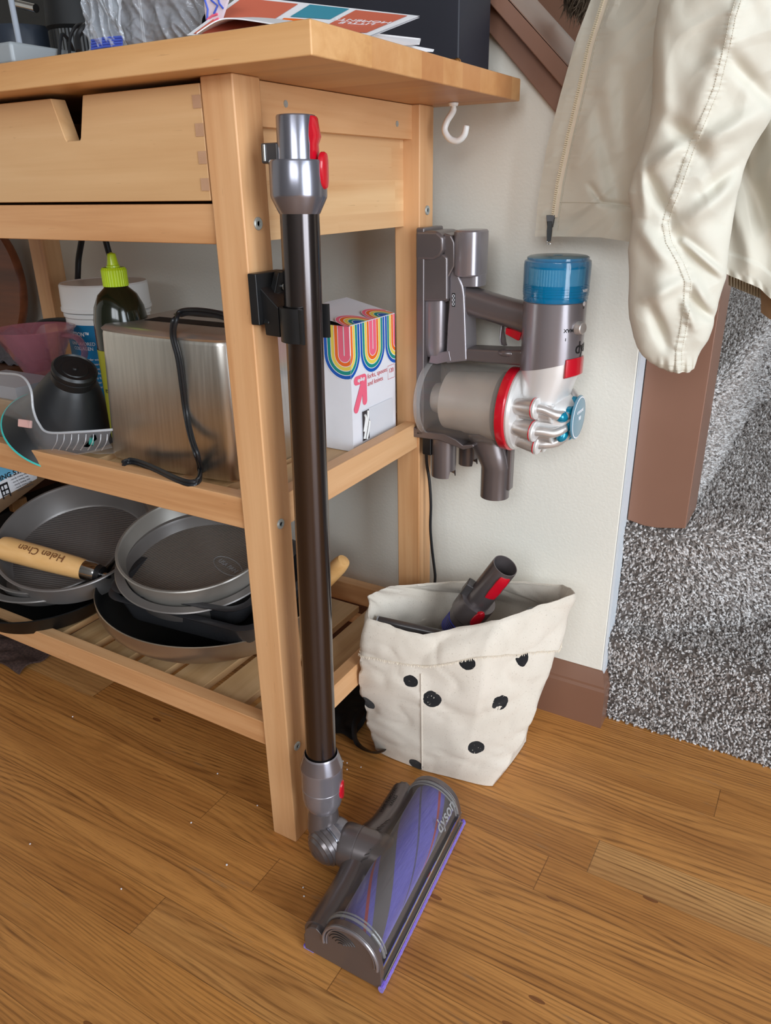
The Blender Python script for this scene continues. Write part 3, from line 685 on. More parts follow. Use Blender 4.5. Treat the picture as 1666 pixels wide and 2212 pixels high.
# clear dome, waisted in front of the neck
def dome(s, t):
    l = Y0+.004+(Y1-Y0-.008)*t; bl = math.exp(-((l-.012)/.035)**2)
    a = radians(178-172*s); r = RR-.001*bl
    p = hp(r, a, l); 
    if s < .35: p.x -= bl*(.35-s)*.05; p.z += bl*(.35-s)*.02
    return p
b = B(); b.grid(dome, 40, 60); dm = b.build('clear_cover', clearp('cover_plastic', (120, 112, 106), .1, .22), wd, solid=.0012, ang=60)
RIBM = clearp('cover_rib_plastic', (150, 148, 146), .1, .45)
for l in (Y0+.012, Y1-.012):
    b = B(); b.tube([hp(RR+.0012, radians(176-172*k/40), l) for k in range(41)], .0017, 8); b.build('cover_rib', RIBM, wd)
    b = B(); b.tube([hp(RR+.0009, radians(176-172*k/40), l+(.0045 if l < 0 else -.0045)) for k in range(41)], .0011, 8); b.build('cover_rib', RIBM, wd)
# roller: purple with red bristle line and spiral strips
def roller():
    rollm = N('purple_roller'); co = rollm.coord()
    u = rollm.n('UVMap').outputs[0]; s = rollm.n('SeparateXYZ', Vector=u)
    ph = rollm.math('FRACT', rollm.math('ADD', rollm.math('MULTIPLY', s.outputs[0], 2.), rollm.math('MULTIPLY', s.outputs[1], -1.05)))
    st = rollm.math('LESS_THAN', ph, .24); st2 = rollm.math('LESS_THAN', rollm.math('ABSOLUTE', rollm.math('SUBTRACT', ph, .34)), .022)
    st3 = rollm.math('LESS_THAN', rollm.math('ABSOLUTE', rollm.math('SUBTRACT', ph, .66)), .016)
    n = rollm.noise(rollm.scale(co, (900, 60, 900)), 1, 3)
    col = rollm.ramp(n, [(.3, lin((84, 78, 190))), (.7, lin((108, 102, 222)))])
    col = rollm.mix(st, col, lin((86, 80, 88))); col = rollm.mix(st3, col, lin((58, 54, 120)))
    col = rollm.mix(st2, col, lin((186, 36, 48)))
    rollm.p('Base Color', col); rollm.p('Roughness', .9); rollm.p('Sheen Weight', .4); return rollm.mat
b = B(); nu, nv = 48, 60
b.grid(lambda s, t: hp(.0275, 2*pi*s, Y0+.009+(Y1-Y0-.018)*t), nu, nv, cu=True)
ro = b.build('brush_roller', roller(), wd, merge=False, ang=60)
uvl = ro.data.uv_layers.new(name='UVMap')
for pol in ro.data.polygons:
    ks = [ro.data.loops[li].vertex_index for li in pol.loop_indices]
    us = [(k % nu)/nu for k in ks]
    if max(us)-min(us) > .5: us = [u_+1 if u_ < .5 else u_ for u_ in us]
    for li, k, u_ in zip(pol.loop_indices, ks, us): uvl.data[li].uv = (u_, (k//nu)/(nv-1))
# front lip and purple felt strip
b = B(); b.prism([(hx(x, Y0+.006), Y0+.006, z) for x, z in ((.186, .030), (.1955, .026), (.1985, .012), (.1965, .008), (.188, .012))], (hx(0, Y1)-hx(0, Y0+.006), Y1-Y0-.012+.008, 0)); b.build('front_lip', CHAR, wd, bevel=.0008)
b = B(); b.tube([(hx(.1975, l), l, .0285) for l in (Y0+.006, Y1+.002)], .0014, 8); b.tube([(hx(.1995, l), l, .0125) for l in (Y0+.006, Y1+.002)], .0012, 8); b.build('lip_edge', CHROME, wd)
felt = N('purple_felt'); fn_ = felt.noise(felt.coord(), 700, 3, .7); felt.p('Base Color', felt.ramp(fn_, [(.3, lin((84, 58, 160))), (.7, lin((130, 98, 214)))])); felt.p('Roughness', .95); felt.p('Sheen Weight', .5); felt.bump(fn_, .8, .001)
b = B()
rings = []
for k in range(90):
    l = Y0-.001+(Y1+.010-Y0)*k/89; w_ = .0042+.0006*noise.noise(V((l*260, 0, 0)))
    rings.append([V((hx(.1985, l)+w_*cos(t)*.8, l, .0062+w_*1.15*sin(t))) for t in [2*pi*j/12 for j in range(12)]])
b.loft(rings); b.build('felt_strip', felt.mat, wd)
b = B(); b.box(hx(.106, 0), hx(.120, 0), Y0+.001, Y0+.02, .0005, .006); b.build('rear_felt', felt.mat, wd, bevel=.001)
# ribs on the inside of the cover along the waist
b = B()
for k in range(11):
    l = -.022+.0065*k; b.tube([dome(s, (l-Y0-.004)/(Y1-Y0-.008))+V((0, 0, .0004)) for s in (.10, .14, .18, .22)], .0006, 6)
b.build('cover_ribs', CHAR, wd)
# lettering: white on the dome near the far front, dark on the rear duct
def dome_warp(size, a_c, l_c):
    return lambda co: hp(RR+.0008+co.z*.5, a_c+co.y/RR, l_c+co.x)
b = B(); b.text('dyson', .0215, None, .0002, warp=dome_warp(.026, radians(33), Y1-.038), bold=.012); b.build('lettering', PAL['fade'], wd, norm=False)
b = B(); b.text('HAIR REMOVAL\nVANES', .0068, None, .0002, warp=lambda co: V((hx(.1165+.0212*cos(pi*.55+co.y/.021), .08+co.x)-.001, .083+co.x, .0265+.0222*sin(pi*.55+co.y/.021))), bold=.01); b.build('lettering', BLKM, wd, norm=False)
# ---------------------------------------------------------------- clip screwed to the leg
cl = thing('wand_clip', 'black plastic clip screwed to the front cart leg, gripping the wand', 'clip', (0, .02, .68))
zc0, zc1 = .6655, .7125; w1 = wp(.672)
b = B(); b.prism([(0.0006, -.003, zc0), (.0006, .041, zc0-.002), (.0006, .041, zc1), (.0006, -.003, zc1)], (.010, 0, 0)); b.prism([(.0106, .002, zc0+.001), (.0106, .036, zc0), (.0106, .036, zc1-.001), (.0106, .024, zc1-.0005)], (.007, 0, 0)); b.build('mounting_plate', BLK, cl, bevel=.0012)
b = B(); sc = V((.011, .030, .698)); b.lathe([(.0045, 0), (.0045, .002), (.002, .0024), (.0001, .0015)], frame(sc+V((.006, 0, 0)), (1, 0, 0)), 20); b.build('screw', CHROME, cl)
for sg, nm in ((-1, 'clip_arm'), (1, 'clip_arm')):
    b = B(); z0_, z1_ = .652, .6835
    ain = [w1.x+0, w1.y]; path2 = []
    for k in range(13):
        a = radians(180+sg*(18+96*k/12)); path2.append((w1.x+.0192*cos(a), w1.y+.0192*sin(a), a))
    pin = [(x, y) for x, y, a in path2]; pout = [(w1.x+.0226*cos(a), w1.y+.0226*sin(a)) for x, y, a in path2]
    lip = path2[-1]; a = lip[2]; tip = (w1.x+.0268*cos(a+sg*.14), w1.y+.0268*sin(a+sg*.14)); tip2 = (w1.x+.0240*cos(a+sg*.22), w1.y+.0240*sin(a+sg*.22))
    poly = pin+[tip2, tip]+pout[::-1]
    b.prism([(x, y, z0_) for x, y in poly], (0, 0, z1_-z0_)); b.build(nm, BLK, cl, ang=25)
b = B(); b.prism([(.010, .006, .655), (.030, .002, .655), (.030, .002, .6825), (.010, .002, .700)], (0, .030, 0)); b.build('clip_back', BLK, cl, bevel=.001)
# ---------------------------------------------------------------- wall dock on the rear leg
YC = .3590
dk = thing('charging_dock', 'grey charging dock fixed to the rear cart leg with two tool holders', 'charging dock', (.001, YC, .45))
def side(uv, ya, yb, yt=None):
    """side-view outline measured on its own front plane (ya), given real depth to yb"""
    pts = [at(u, v, y=ya) for u, v in uv]; b = B(); b.prism(pts, (0, yb-ya, 0)); return b
YA, YB = .331, .387
zt_, zb_ = .7395, .463
b = B(); b.box(.0006, .012, YA, YB, zb_, zt_-.003); b.build('back_plate', NICKEL_D, dk, bevel=.002)
b = side([(897, 499), (944, 499), (957, 512), (958, 540), (949, 556), (935, 562), (897, 562)], YA-.001, YB, ); b.build('upper_arm', NICKEL_D, dk, bevel=.004, seg=3)
b = side([(906, 560), (957, 548), (966, 556), (966, 650), (906, 652)], YA+.002, YB-.002); b.build('side_cover', NICKEL_D, dk, bevel=.003, seg=3)
b = side([(958, 503), (974, 508), (981, 524), (981, 575), (968, 600), (966, 652), (958, 652)], YA+.005, YB-.004); b.build('inner_cover', NICKEL_D, dk, bevel=.002)
b = B(); xa, xb = at(979, 540, y=.345).x, at(1037, 540, y=.345).x
ztop, zbot = at(1000, 497, y=.345).z, at(1000, 596, y=.345).z
b.loft([[V((xa+(xb-xa)/2+x, YC+y, z)) for x, y in rrect(xb-xa-2*i, .050-2*i, .016)] for z, i in ((zbot, .001), (zbot+.002, 0), (ztop-.002, 0), (ztop, .0015))]); b.build('charging_head', NICKEL, dk)
b = B(); xm = xa+(xb-xa)*.60
b.loft([[V((xm+x, YC+y, z)) for x, y in rrect(.030, .034, .010)] for z in (zbot-.013, zbot+.002)]); b.build('charging_plug', NICKEL, dk, bevel=.001)
# lower cradle and two tool posts, cut out on the right rim
b = side([(886, 918), (905, 930), (960, 938), (985, 950), (1000, 962), (1022, 960), (1024, 966), (1000, 972), (975, 962), (950, 952), (890, 944)], YA, YB); b.build('tool_tray', NICKEL_D, dk, bevel=.0015)
def post(c, r, z0, z1, tilt=0):
    b = B(); nn = 44; rings = []
    for z in (z1, z0):
        rings.append([V((c[0]+r*cos(t), c[1]+r*sin(t), z+(0 if z == z1 else (.010 if abs(t-radians(-10)) < .42 or abs(t-radians(350)) < .42 else 0)))) for t in [2*pi*k/nn for k in range(nn)]])
    b.loft(rings, caps=(True, False)); return b
pc1 = at(959, 1000, y=.352); post((pc1.x, .352), .0175, at(959, 1036, y=.335).z, at(959, 940, y=.352).z).build('tool_holder', NICKEL_D, dk, solid=.0015, soff=-1)
pc2 = at(1010, 985, y=.395); post((pc2.x, .398), .0140, at(1010, 1008, y=.385).z, at(1010, 950, y=.395).z).build('tool_holder', NICKEL_D, dk, solid=.0015, soff=-1)
b = B(); p = at(925, 960, y=.345); b.box(p.x-.006, p.x+.008, .338, .366, p.z-.014, p.z+.016); b.build('cable_socket', BLK, dk, bevel=.002)
b = B(); b.tube(cr([at(u, v, y=.353) for u, v in ((921, 966), (922, 1000), (928, 1040), (931, 1090), (930, 1140), (934, 1190), (940, 1240), (943, 1290))]+[V((.035, .400, .12)), V((.03, .408, .02))], 8), .0022, 10)
tag(b.build('dock_cable', CORD), 'thin grey cable hanging from the dock down behind the canvas bag', 'cable')
# ---------------------------------------------------------------- hand vacuum on the dock
vc = thing('handheld_vacuum', 'grey and silver handheld cyclone vacuum with blue filter hanging on its dock', 'vacuum cleaner', (.12, YC, .45))
b = side([(971, 580), (978, 572), (990, 592), (1000, 618), (1003, 640), (1008, 780), (962, 786), (966, 700), (970, 650)], .3405, .377); b.build('battery_column', NICKEL, vc, bevel=.003, seg=3)
b = B(); p0, p1 = at(940, 650, y=.346), at(938, 752, y=.346); wz = p0.x
b.loft([[V((at(u, v, y=.346).x+x*s_, .346+.006+y*s_, at(u, v, y=.346).z)) for x, y in rrect(.032, .030, .012)] for u, v, s_ in ((939, 648, 1), (938, 745, .98), (938, 763, .9), (938, 771, .7), (938, 774, .35))]); b.build('battery', NICKEL, vc)
b = side([(930, 765), (970, 758), (974, 780), (944, 787), (926, 784)], .340, .378); b.build('battery_foot', NICKEL, vc, bevel=.001)
ip = at(980, 648, y=.3400); b = B(); b.box(ip.x-.0022, ip.x+.0022, .3398, .3408, ip.z-.0085, ip.z+.0085); b.build('battery_label', BLKM, vc, bevel=.001)
b = B()
for dz in (-.005, 0, .005):
    b.tube([(ip.x+.0014*cos(t), .3395, ip.z+dz+.0019*sin(t)) for t in [2*pi*k/12 for k in range(12)]], .0003, 6, closed=True)
b.build('battery_icon', PAL['white'], vc)
# handle: elliptical bar
hA, hB = at(985, 640, y=YC), at(1138, 686, y=YC)
b = B(); dr = (hB-hA).normalized(); rings = []
for t, rz, ry in ((.02, .0200, .0155), (.2, .0185, .0155), (.5, .0178, .0155), (.8, .0180, .0160), (1., .0195, .0165), (1.06, .020, .0165)):
    c = hA.lerp(hB, t); u_ = dr.cross(V((0, 1, 0))).normalized(); u_ = u_ if u_.z > 0 else -u_
    rings.append([c+u_*(rz*(abs(cos(a))**.75)*(1 if cos(a) > 0 else -1))+V((0, ry*(abs(sin(a))**.8)*(1 if sin(a) > 0 else -1), 0)) for a in [2*pi*k/36 for k in range(36)]])
b.loft(rings); b.build('handle', NICKEL_D, vc)
b = side([(1092, 708), (1128, 716), (1122, 735), (1119, 737), (1091, 722)], .352, .366); b.build('trigger', RED, vc, bevel=.0015)
b = B(); b.loft([[at(u, v, y=YC)+V((x*.0, y, 0))+V((x, 0, 0)) for x, y in [(.0022*cos(t), w_*sin(t)) for t in [2*pi*k/16 for k in range(16)]]] for (u, v), w_ in (((1086, 697), .004), ((1085, 715), .006), ((1086, 732), .010), ((1088, 742), .009), ((1092, 746), .004))]); b.build('trigger_guard', NICKEL_D, vc)
# lower beam
b = side([(966, 768), (976, 755), (1000, 753), (1090, 757), (1130, 757), (1130, 792), (1095, 789), (1000, 780), (962, 786)], .342, .376); b.build('lower_beam', NICKEL_D, vc, bevel=.004, seg=3)
b = B(); b.sphere(at(1095, 762, y=.348), .010, 20, sc=(1.3, .9, .55)); b.build('beam_pad', NICKEL_D, vc)
# motor housing
MX, MY = .1795, YC
zc_b, zc_t = .5760, .6535
b = B(); nn = 72
def cutz(x): return .566+(x-(MX-.0385))*.24
rings = [[V((MX+.0382*cos(t), MY+.0382*sin(t), cutz(MX+.0382*cos(t)))) for t in [2*pi*k/nn for k in range(nn)]], [V((MX+.0385*cos(t), MY+.0385*sin(t), zc_t-.001)) for t in [2*pi*k/nn for k in range(nn)]], [V((MX+.0375*cos(t), MY+.0375*sin(t), zc_t)) for t in [2*pi*k/nn for k in range(nn)]]]
b.loft(rings); b.build('motor_housing', NICKEL, vc)
MM = Matrix.Translation((MX, MY, zc_t))
b = B(); b.lathe([(.0345, 0.001), (.0345, .004), (.030, .005), (.030, .040), (.0001, .040)], MM, 64, caps=(False, False)); b.build('filter_core', BLUE, vc)
b = B(); n = 120; b.loft([[MM@V(((.0322+.0014*(k % 2))*cos(2*pi*k/n), (.0322+.0014*(k % 2))*sin(2*pi*k/n), h)) for k in range(n)] for h in (.019, .038)]); b.build('filter_pleats', pbr('pale_pleats', (190, 240, 245), .6), vc, ang=15)
b = B(); b.lathe([(.0388, 0), (.0392, .001), (.0392, .006), (.0398, .007), (.0402, .042), (.0396, .0465), (.037, .048), (.037, .0505), (.034, .0515), (.0001, .0518)], MM, 72, caps=(False, True)); b.build('filter_cover', clearp('clear_blue_cover', (0, 124, 178), .06, .66), vc, ang=30)
b = B()
for h in (.010, .013, .016): b.lathe([(.0394, h), (.0402, h+.0004), (.0394, h+.0008)], MM, 72, caps=(False, False))
b.build('cover_ring', BLUE, vc)
b = B(); b.lathe([(.0368, .0505), (.034, .0520), (.006, .0523), (.0055, .0515), (.0001, .0515)], MM, 60, caps=(False, False)); b.build('cap_top', pbr('blue_grey_cap', (70, 112, 128), .3, coat=.3), vc)
def motw(az, zc, flip=False, r=.0388):
    def f(co):
        x, y = (-co.x, -co.y) if flip else (co.x, co.y)
        a = az+x/r; return V((MX+(r+co.z)*cos(a), MY+(r+co.z)*sin(a), zc+y))
    return f
view = atan2(CAM.y-MY, CAM.x-MX)
b = B(); b.text('dyson', .0215, None, .0001, warp=motw(view+radians(84), .5995), bold=.004); b.build('lettering', BLKM, vc, norm=False)
b = B(); b.text('MAX', .0062, None, .0001, warp=motw(view+radians(29), .6225, True), bold=.01); b.text('o', .005, None, .0001, warp=motw(view+radians(62), .647, True)); b.text('1', .005, None, .0001, warp=motw(view+radians(24), .612, True)); b.build('lettering', BLKM, vc, norm=False)
b = B(); b.text('HEPA', .0045, None, .0001, warp=motw(view+radians(58), .668, True, .0404), bold=.02); b.text('.', .03, None, .0001, warp=motw(view+radians(58), .6600, False, .0404), bold=.03); b.build('lettering', PAL['white'], vc, norm=False)
az = view+radians(50); b = B(); o = V((MX+.037*cos(az), MY+.037*sin(az), .6245)); b.lathe([(.0082, 0), (.0082, .0035), (.0076, .0045), (.007, .0085), (.006, .0092), (.0001, .0092)], frame(o, (cos(az), sin(az), 0)), 36); b.build('mode_knob', SILVER, vc)
# red bin catch under the motor, front
az = view+radians(56); b = B(); rings = []
for z, rr in ((cutz(MX+.03)-.020, .0375), (cutz(MX+.03)-.018, .0405), (cutz(MX+.03)+.000, .0405), (cutz(MX+.03)+.004, .0400)):
    rings.append([V((MX+rr*cos(az+t), MY+rr*sin(az+t), z+.002*cos(t*2))) for t in [radians(-29+58*k/16) for k in range(17)]]+[V((MX+(rr-.006)*cos(az+t), MY+(rr-.006)*sin(az+t), z)) for t in [radians(29-58*k/16) for k in range(17)]])
b.loft(rings); b.build('release_latch', RED, vc, bevel=.001)
# clear bin (axis along +X)
BZ = .5125; BM = frame((.006, YC, BZ), (1, 0, -.012), (0, 0, 1))
b = B(); b.lathe([(.001, 0), (.047, .0), (.0505, .002), (.0515, .006), (.0535, .122)], BM, 72, caps=(False, False)); b.build('clear_bin', BINC, vc, solid=.001, ang=40)
b = B(); b.lathe([(.0515, .004), (.0528, .004), (.0532, .009), (.0526, .013), (.0518, .013)], BM, 72, caps=(False, False)); b.build('bin_base_ring', clearp('bin_ring_plastic', (204, 202, 200), .08, .32), vc)
b = B(); b.lathe([(.020, .012), (.024, .030), (.040, .034), (.041, .060), (.0425, .064), (.0435, .090), (.047, .112), (.02, .12)], BM, 56); b.build('inner_shroud', pbr('dusty_shroud', (206, 194, 180), .42, metal=.35, var=.05, vs=30), vc, ang=30)
b = B(); b.lathe([(.0530, .121), (.0555, .122), (.0560, .126), (.0560, .132), (.0550, .1335), (.0525, .1345)], BM, 80, caps=(False, False)); b.build('red_seal', RED, vc, ang=30)
b = B(); b.lathe([(.0300, .12), (.0535, .1345), (.0540, .137), (.0520, .141), (.040, .146), (.036, .160), (.034, .180), (.028, .200), (.020, .210), (.0001, .211)], BM, 72, caps=(False, False)); b.build('cyclone_body', SILW, vc, ang=30)
# silver bridge up to the motor
b = B(); rings = []
for z, rx, ry, cx in ((.520, .030, .036, .172), (.545, .033, .036, .176), (.566, .0362, .0368, .1795), (.592, .0378, .0378, .1795)):
    rings.append([V((cx+rx*cos(t), YC+ry*sin(t), z+(0 if z < .57 else (cx+rx*cos(t)-.18)*.24-.006))) for t in [2*pi*k/48 for k in range(48)]])
b.loft(rings); b.build('motor_bridge', SILW, vc)
HUB = BM@V((0, 0, .206))
NC = 9
for k in range(NC):
    a = 2*pi*(k+.5)/NC+radians(9); er = lambda aa, r, h: BM@V((r*cos(aa), r*sin(aa), h))
    if er(a, .04, .16).z > BZ+.030: continue
    c0, c1 = er(a, .0385, .136), er(a, .0430, .171)
    d_ = (c1-c0)
    b = B(); M_ = frame(c0, d_); L_ = d_.length
    b.lathe([(.0035, -.004), (.0070, .001), (.0105, .010), (.0128, L_-.004), (.0132, L_)], M_, 28); co_ = b.build('cyclone_cone', SILVER, vc)
    b = B(); b.lathe([(.0133, L_-.0022), (.0138, L_-.0018), (.0138, L_-.0010), (.0133, L_-.0006)], M_, 28, caps=(False, False)); b.build('cone_seal', RED, co_)
    b = B(); b.lathe([(.0134, L_-.0006), (.0134, L_+.0022), (.0120, L_+.0034), (.0001, L_+.0040)], M_, 28, caps=(False, True)); b.build('cone_cap', SILW, co_)
    q0 = c1+d_.normalized()*.002; a2 = a+.10
    pth = cr([q0-V((.003, 0, 0)), er(a, .0415, .181), er(a2, .036, .194), er(a2, .026, .2035), er(a2, .015, .206)], 8)
    b = B(); b.tube(pth, [.0062]*6+[.0060]*(len(pth)-16)+[.0056]*10, 16); b.build('air_pipe', SILVER, vc)
for k in range(NC//2+1):
    a = 2*pi*(k+.1)/6+radians(9)
    if (BM@V((.03*cos(a), .03*sin(a), .17))).z > BZ+.024: continue
    c0, c1 = BM@V((.029*cos(a), .029*sin(a), .150)), BM@V((.0295*cos(a), .0295*sin(a), .192)); d_ = c1-c0
    b = B(); b.lathe([(.0135, 0), (.0118, d_.length-.003)], frame(c0, d_), 28); ic = b.build('inner_cyclone', SILVER, vc)
    b = B(); b.lathe([(.0120, d_.length-.003), (.0120, d_.length-.0008), (.0108, d_.length), (.0001, d_.length)], frame(c0, d_), 28, caps=(False, True)); b.build('cyclone_cap', SILW, ic)
    p = BM@V((.0268*cos(a+.05), .0268*sin(a+.05), .2015)); b = B(); b.sphere(p, .0085, 20, M=frame((0, 0, 0), p-HUB), sc=(.9, .9, 1.25)); b.build('blue_lobe', BLUE, vc)
b = B(); n = 60
b.loft([[BM@V(((r_+(.0035*cos(6*t+.5) if r_ > .01 else 0))*cos(t), (r_+(.0035*cos(6*t+.5) if r_ > .01 else 0))*sin(t), h)) for t in [2*pi*k/n for k in range(n)]] for r_, h in ((.016, .200), (.0225, .205), (.0225, .210), (.018, .2125))]); b.build('blue_hub', BLUE, vc)
b = B(); b.lathe([(.0265, .2125), (.0284, .2130), (.0284, .2145), (.0272, .2155), (.0250, .2159), (.0001, .2162)], BM, 56); dd = b.build('end_disc', pbr('blue_grey_disc', (96, 140, 160), .3, coat=.4), vc)
b = B(); b.lathe([(.0255, .2160), (.0270, .2157)], BM, 56, caps=(False, False)); b.text('CYCLONE', .0055, BM@Matrix.Translation((.008, 0, .2166))@Matrix.Rotation(-pi/2, 4, 'Z')); b.text('V8', .008, BM@Matrix.Translation((-.001, 0, .2166))@Matrix.Rotation(-pi/2, 4, 'Z')); b.build('disc_print', PAL['white'], dd, norm=False)
# suction inlet: elbow out of the bin, straight spigot pointing down
IN = at(1071, 1020, y=YC)
b = B(); rings = []
for cx, cz, r, tl in ((IN.x-.016, BZ-.036, .026, .5), (IN.x-.012, BZ-.052, .0245, .45), (IN.x-.005, BZ-.070, .0225, .3), (IN.x, BZ-.085, .0212, .0), (IN.x, BZ-.088, .0204, 0), (IN.x, at(1071, 1080, y=.345).z, .0202, 0)):
    rings.append([V((cx+r*cos(t), YC+r*sin(t), cz+r*cos(t)*tl*.5)) for t in [2*pi*k/48 for k in range(48)]])
b.loft(rings, caps=(True, False)); b.build('suction_inlet', NICKEL_D, vc, ang=25, solid=.0016, soff=-1)
b = B(); b.box(IN.x+.017, IN.x+.024, YC-.006, YC+.008, IN.z-.022, IN.z+.05); b.build('inlet_contact', NICKEL_D, vc, bevel=.002)
from mathutils.bvhtree import BVHTree
# ---------------------------------------------------------------- canvas bag
bag = thing('canvas_bag', 'cream canvas bag with black dots and folded cuff, standing by the wall', 'bag', (.1, .29, 0))
L0 = [at(812, 1618, z=.002), at(905, 1660, z=.002), at(985, 1681, z=.002), at(1062, 1697, z=.002), V((.192, .330, .002)), V((.150, .385, .002)), V((.06, .385, .002)), V((.006, .30, .002))]
L1 = [at(788, 1545, y=.178), at(911, 1585, y=.183), at(1010, 1625, y=.195), at(1126, 1612, y=.235), V((.198, .345, .075)), V((.165, .395, .08)), V((.07, .39, .08)), V((.008, .29, .08))]
L2 = [at(774, 1465, y=.160), at(912, 1500, y=.170), at(1040, 1500, y=.192), at(1168, 1510, y=.262), V((.206, .365, .14)), V((.175, .402, .15)), V((.075, .392, .15)), V((.010, .27, .16))]
L3 = [at(783, 1392, y=.160), at(915, 1425, y=.172), at(1050, 1405, y=.196), at(1203, 1395, y=.300), V((.216, .378, .20)), V((.185, .405, .2)), V((.075, .385, .20)), V((.010, .25, .21))]
L4 = [at(800, 1338, y=.166), at(915, 1372, y=.180), at(1080, 1342, y=.225), at(1243, 1284, y=.335), at(1216, 1265, y=.378), at(1040, 1255, y=.350), at(850, 1268, y=.262), at(793, 1290, y=.195)]
cols = []
for k in range(8):
    cols.append(cr([L[k] for L in (L0, L1, L2, L3, L4)], 14))
NVb = len(cols[0]); ringsb = []
for j in range(NVb):
    cc_ = [c[j] for c in cols]; r = cr(cc_, 20, closed=True); t = j/(NVb-1); rr = []
    lin_ = [cc_[k].lerp(cc_[(k+1) % 8], m_/20) for k in range(8) for m_ in range(20)]
    r = [p.lerp(q_, .72) for p, q_ in zip(r, lin_)]
    for i, p in enumerate(r):
        q = p.copy(); a = i/len(r)
        n = noise.noise(p*14)*.7+noise.noise(V((p.x*30, p.y*30, p.z*18)))*.5
        cr_ = -max(0, 1-abs(noise.noise(V((p.x*8+3, p.y*8, p.z*17+1))))*6)*.9-max(0, 1-abs(noise.noise(V((p.x*18+p.z*9, p.y*18, p.z*24+5))))*7)*.5
        out = V((p.x-.1, p.y-.29, 0)).normalized()
        q += out*((n*.0045+cr_*.004)*min(1, t*6))
        if t > .93: q.z += .0016*noise.noise(V((a*40, 2, 0)))
        if t < .02: q.z = .0015
        rr.append(q)
    ringsb.append(rr)
b = B(); b.loft(ringsb, caps=(True, False))
NR = len(ringsb[0])
bv = BVHTree.FromPolygons(b.v, b.f)
def hit(u, v):
    d = (_F+_R*((u-833)/FPX)-_U*((v-1106)/FPX)).normalized()
    return bv.ray_cast(CAM, d)[0]
dots = []
for u, v, r, e in ((934, 1509, 0.0125, .93), (1081, 1519, 0.0117, .92), (1029, 1615, 0.0115, .87), (887, 1472, 0.0103, 1.1), (1128, 1419, 0.0099, .72), (796, 1518, 0.0108, .75), (899, 1651, 0.0115, 1.15), (1010, 1433, 0.0105, 1.1), (1206, 1402, 0.0099, .8)):
    p = hit(u, v)
    if p: dots.append((p-ROOT[bag.name].translation, r, e))
CANVAS = canvas_mat('dotted_canvas', dots); CANVAS_P = canvas_mat('plain_canvas', [])
b.build('bag_body', CANVAS, bag, ang=80, solid=.0012, soff=-1)
# cuff: second layer outside, hem dips at the left front
def cuff_layer(off, vfun, mat, name, flip=False):
    b = B(); nv = 14
    def P(i, v):
        j = v*(NVb-1); j0 = min(int(j), NVb-2); f = j-j0
        p = ringsb[j0][i % NR].lerp(ringsb[j0+1][i % NR], f)
        a = ringsb[j0][(i+1) % NR]-ringsb[j0][(i-1) % NR]; up = ringsb[min(j0+1, NVb-1)][i % NR]-ringsb[j0][i % NR]
        n = a.cross(up).normalized()
        return p, n
    vs = []; fs = []
    for k in range(nv+1):
        for i in range(NR):
            vh = vfun(i/NR); v = 1-(1-vh)*k/nv; p, n = P(i, v)
            o = off*min(1., (k+.0)/1.5) if off > 0 else off*min(1, k/1.5)
            wob = .0008*noise.noise(V((i*.35, k*.2, 5)))
            vs.append(p+n*(o+wob)+V((0, 0, .0012*(1-min(1, k/1.5)))))
    for k in range(nv):
        for i in range(NR):
            fs.append((k*NR+i, k*NR+(i+1) % NR, (k+1)*NR+(i+1) % NR, (k+1)*NR+i))
    b.add(vs, fs); return b.build(name, mat, bag, ang=80, solid=.0014, soff=0), vs, nv
def vhem(a):
    # a: 0 front-left .. .375 front-right tip
    front = .665+.06*sin(min(a, .375)/.375*pi*.5)-.0*a
    return front+.02*sin(a*2*pi*3)*.2
cf, cv, nvc = cuff_layer(.0030, vhem, CANVAS_P, 'folded_cuff')
cuff_layer(-.0026, lambda a: .25, CANVAS_P, 'inner_lining')
# frayed hem stitch
b = B(); hem = [cv[nvc*NR+i] for i in range(NR)]
cx_, cy_ = .1, .29
for i in range(0, NR*3):
    p = hem[(i//3) % NR].lerp(hem[(i//3+1) % NR], (i % 3)/3); o = V((p.x-cx_, p.y-cy_, 0)).normalized()
    q = p+o*.0016; b.tube([q+V((0, 0, .0020)), q+V((random.uniform(-.0012, .0012), 0, -.0016+random.uniform(-.001, .001)))], .00035, 4)
b.build('hem_stitching', pbr('cream_thread', (236, 224, 204), .9), bag, smooth=False)
def seam(uv0, uv1, n=14):
    out = []
    for k in range(n+1):
        h = hit(uv0[0]+(uv1[0]-uv0[0])*k/n, uv0[1]+(uv1[1]-uv0[1])*k/n)
        if h: out.append(h+(CAM-h).normalized()*.0012)
    return out
b = B(); b.tube(seam((910, 1456), (912, 1660)), .0010, 6); b.build('side_seam', CANVAS_P, bag)
b = B(); sp = cr([at(784, 1535, y=.235), at(768, 1560, y=.215), at(766, 1590, y=.20), at(778, 1612, y=.195), at(812, 1626, z=.012), V((.03, .23, .004))], 8)
b.tube(sp, .010, 10, flat=.12, up=(0, .3, 1)); b.build('strap', BLK, bag)
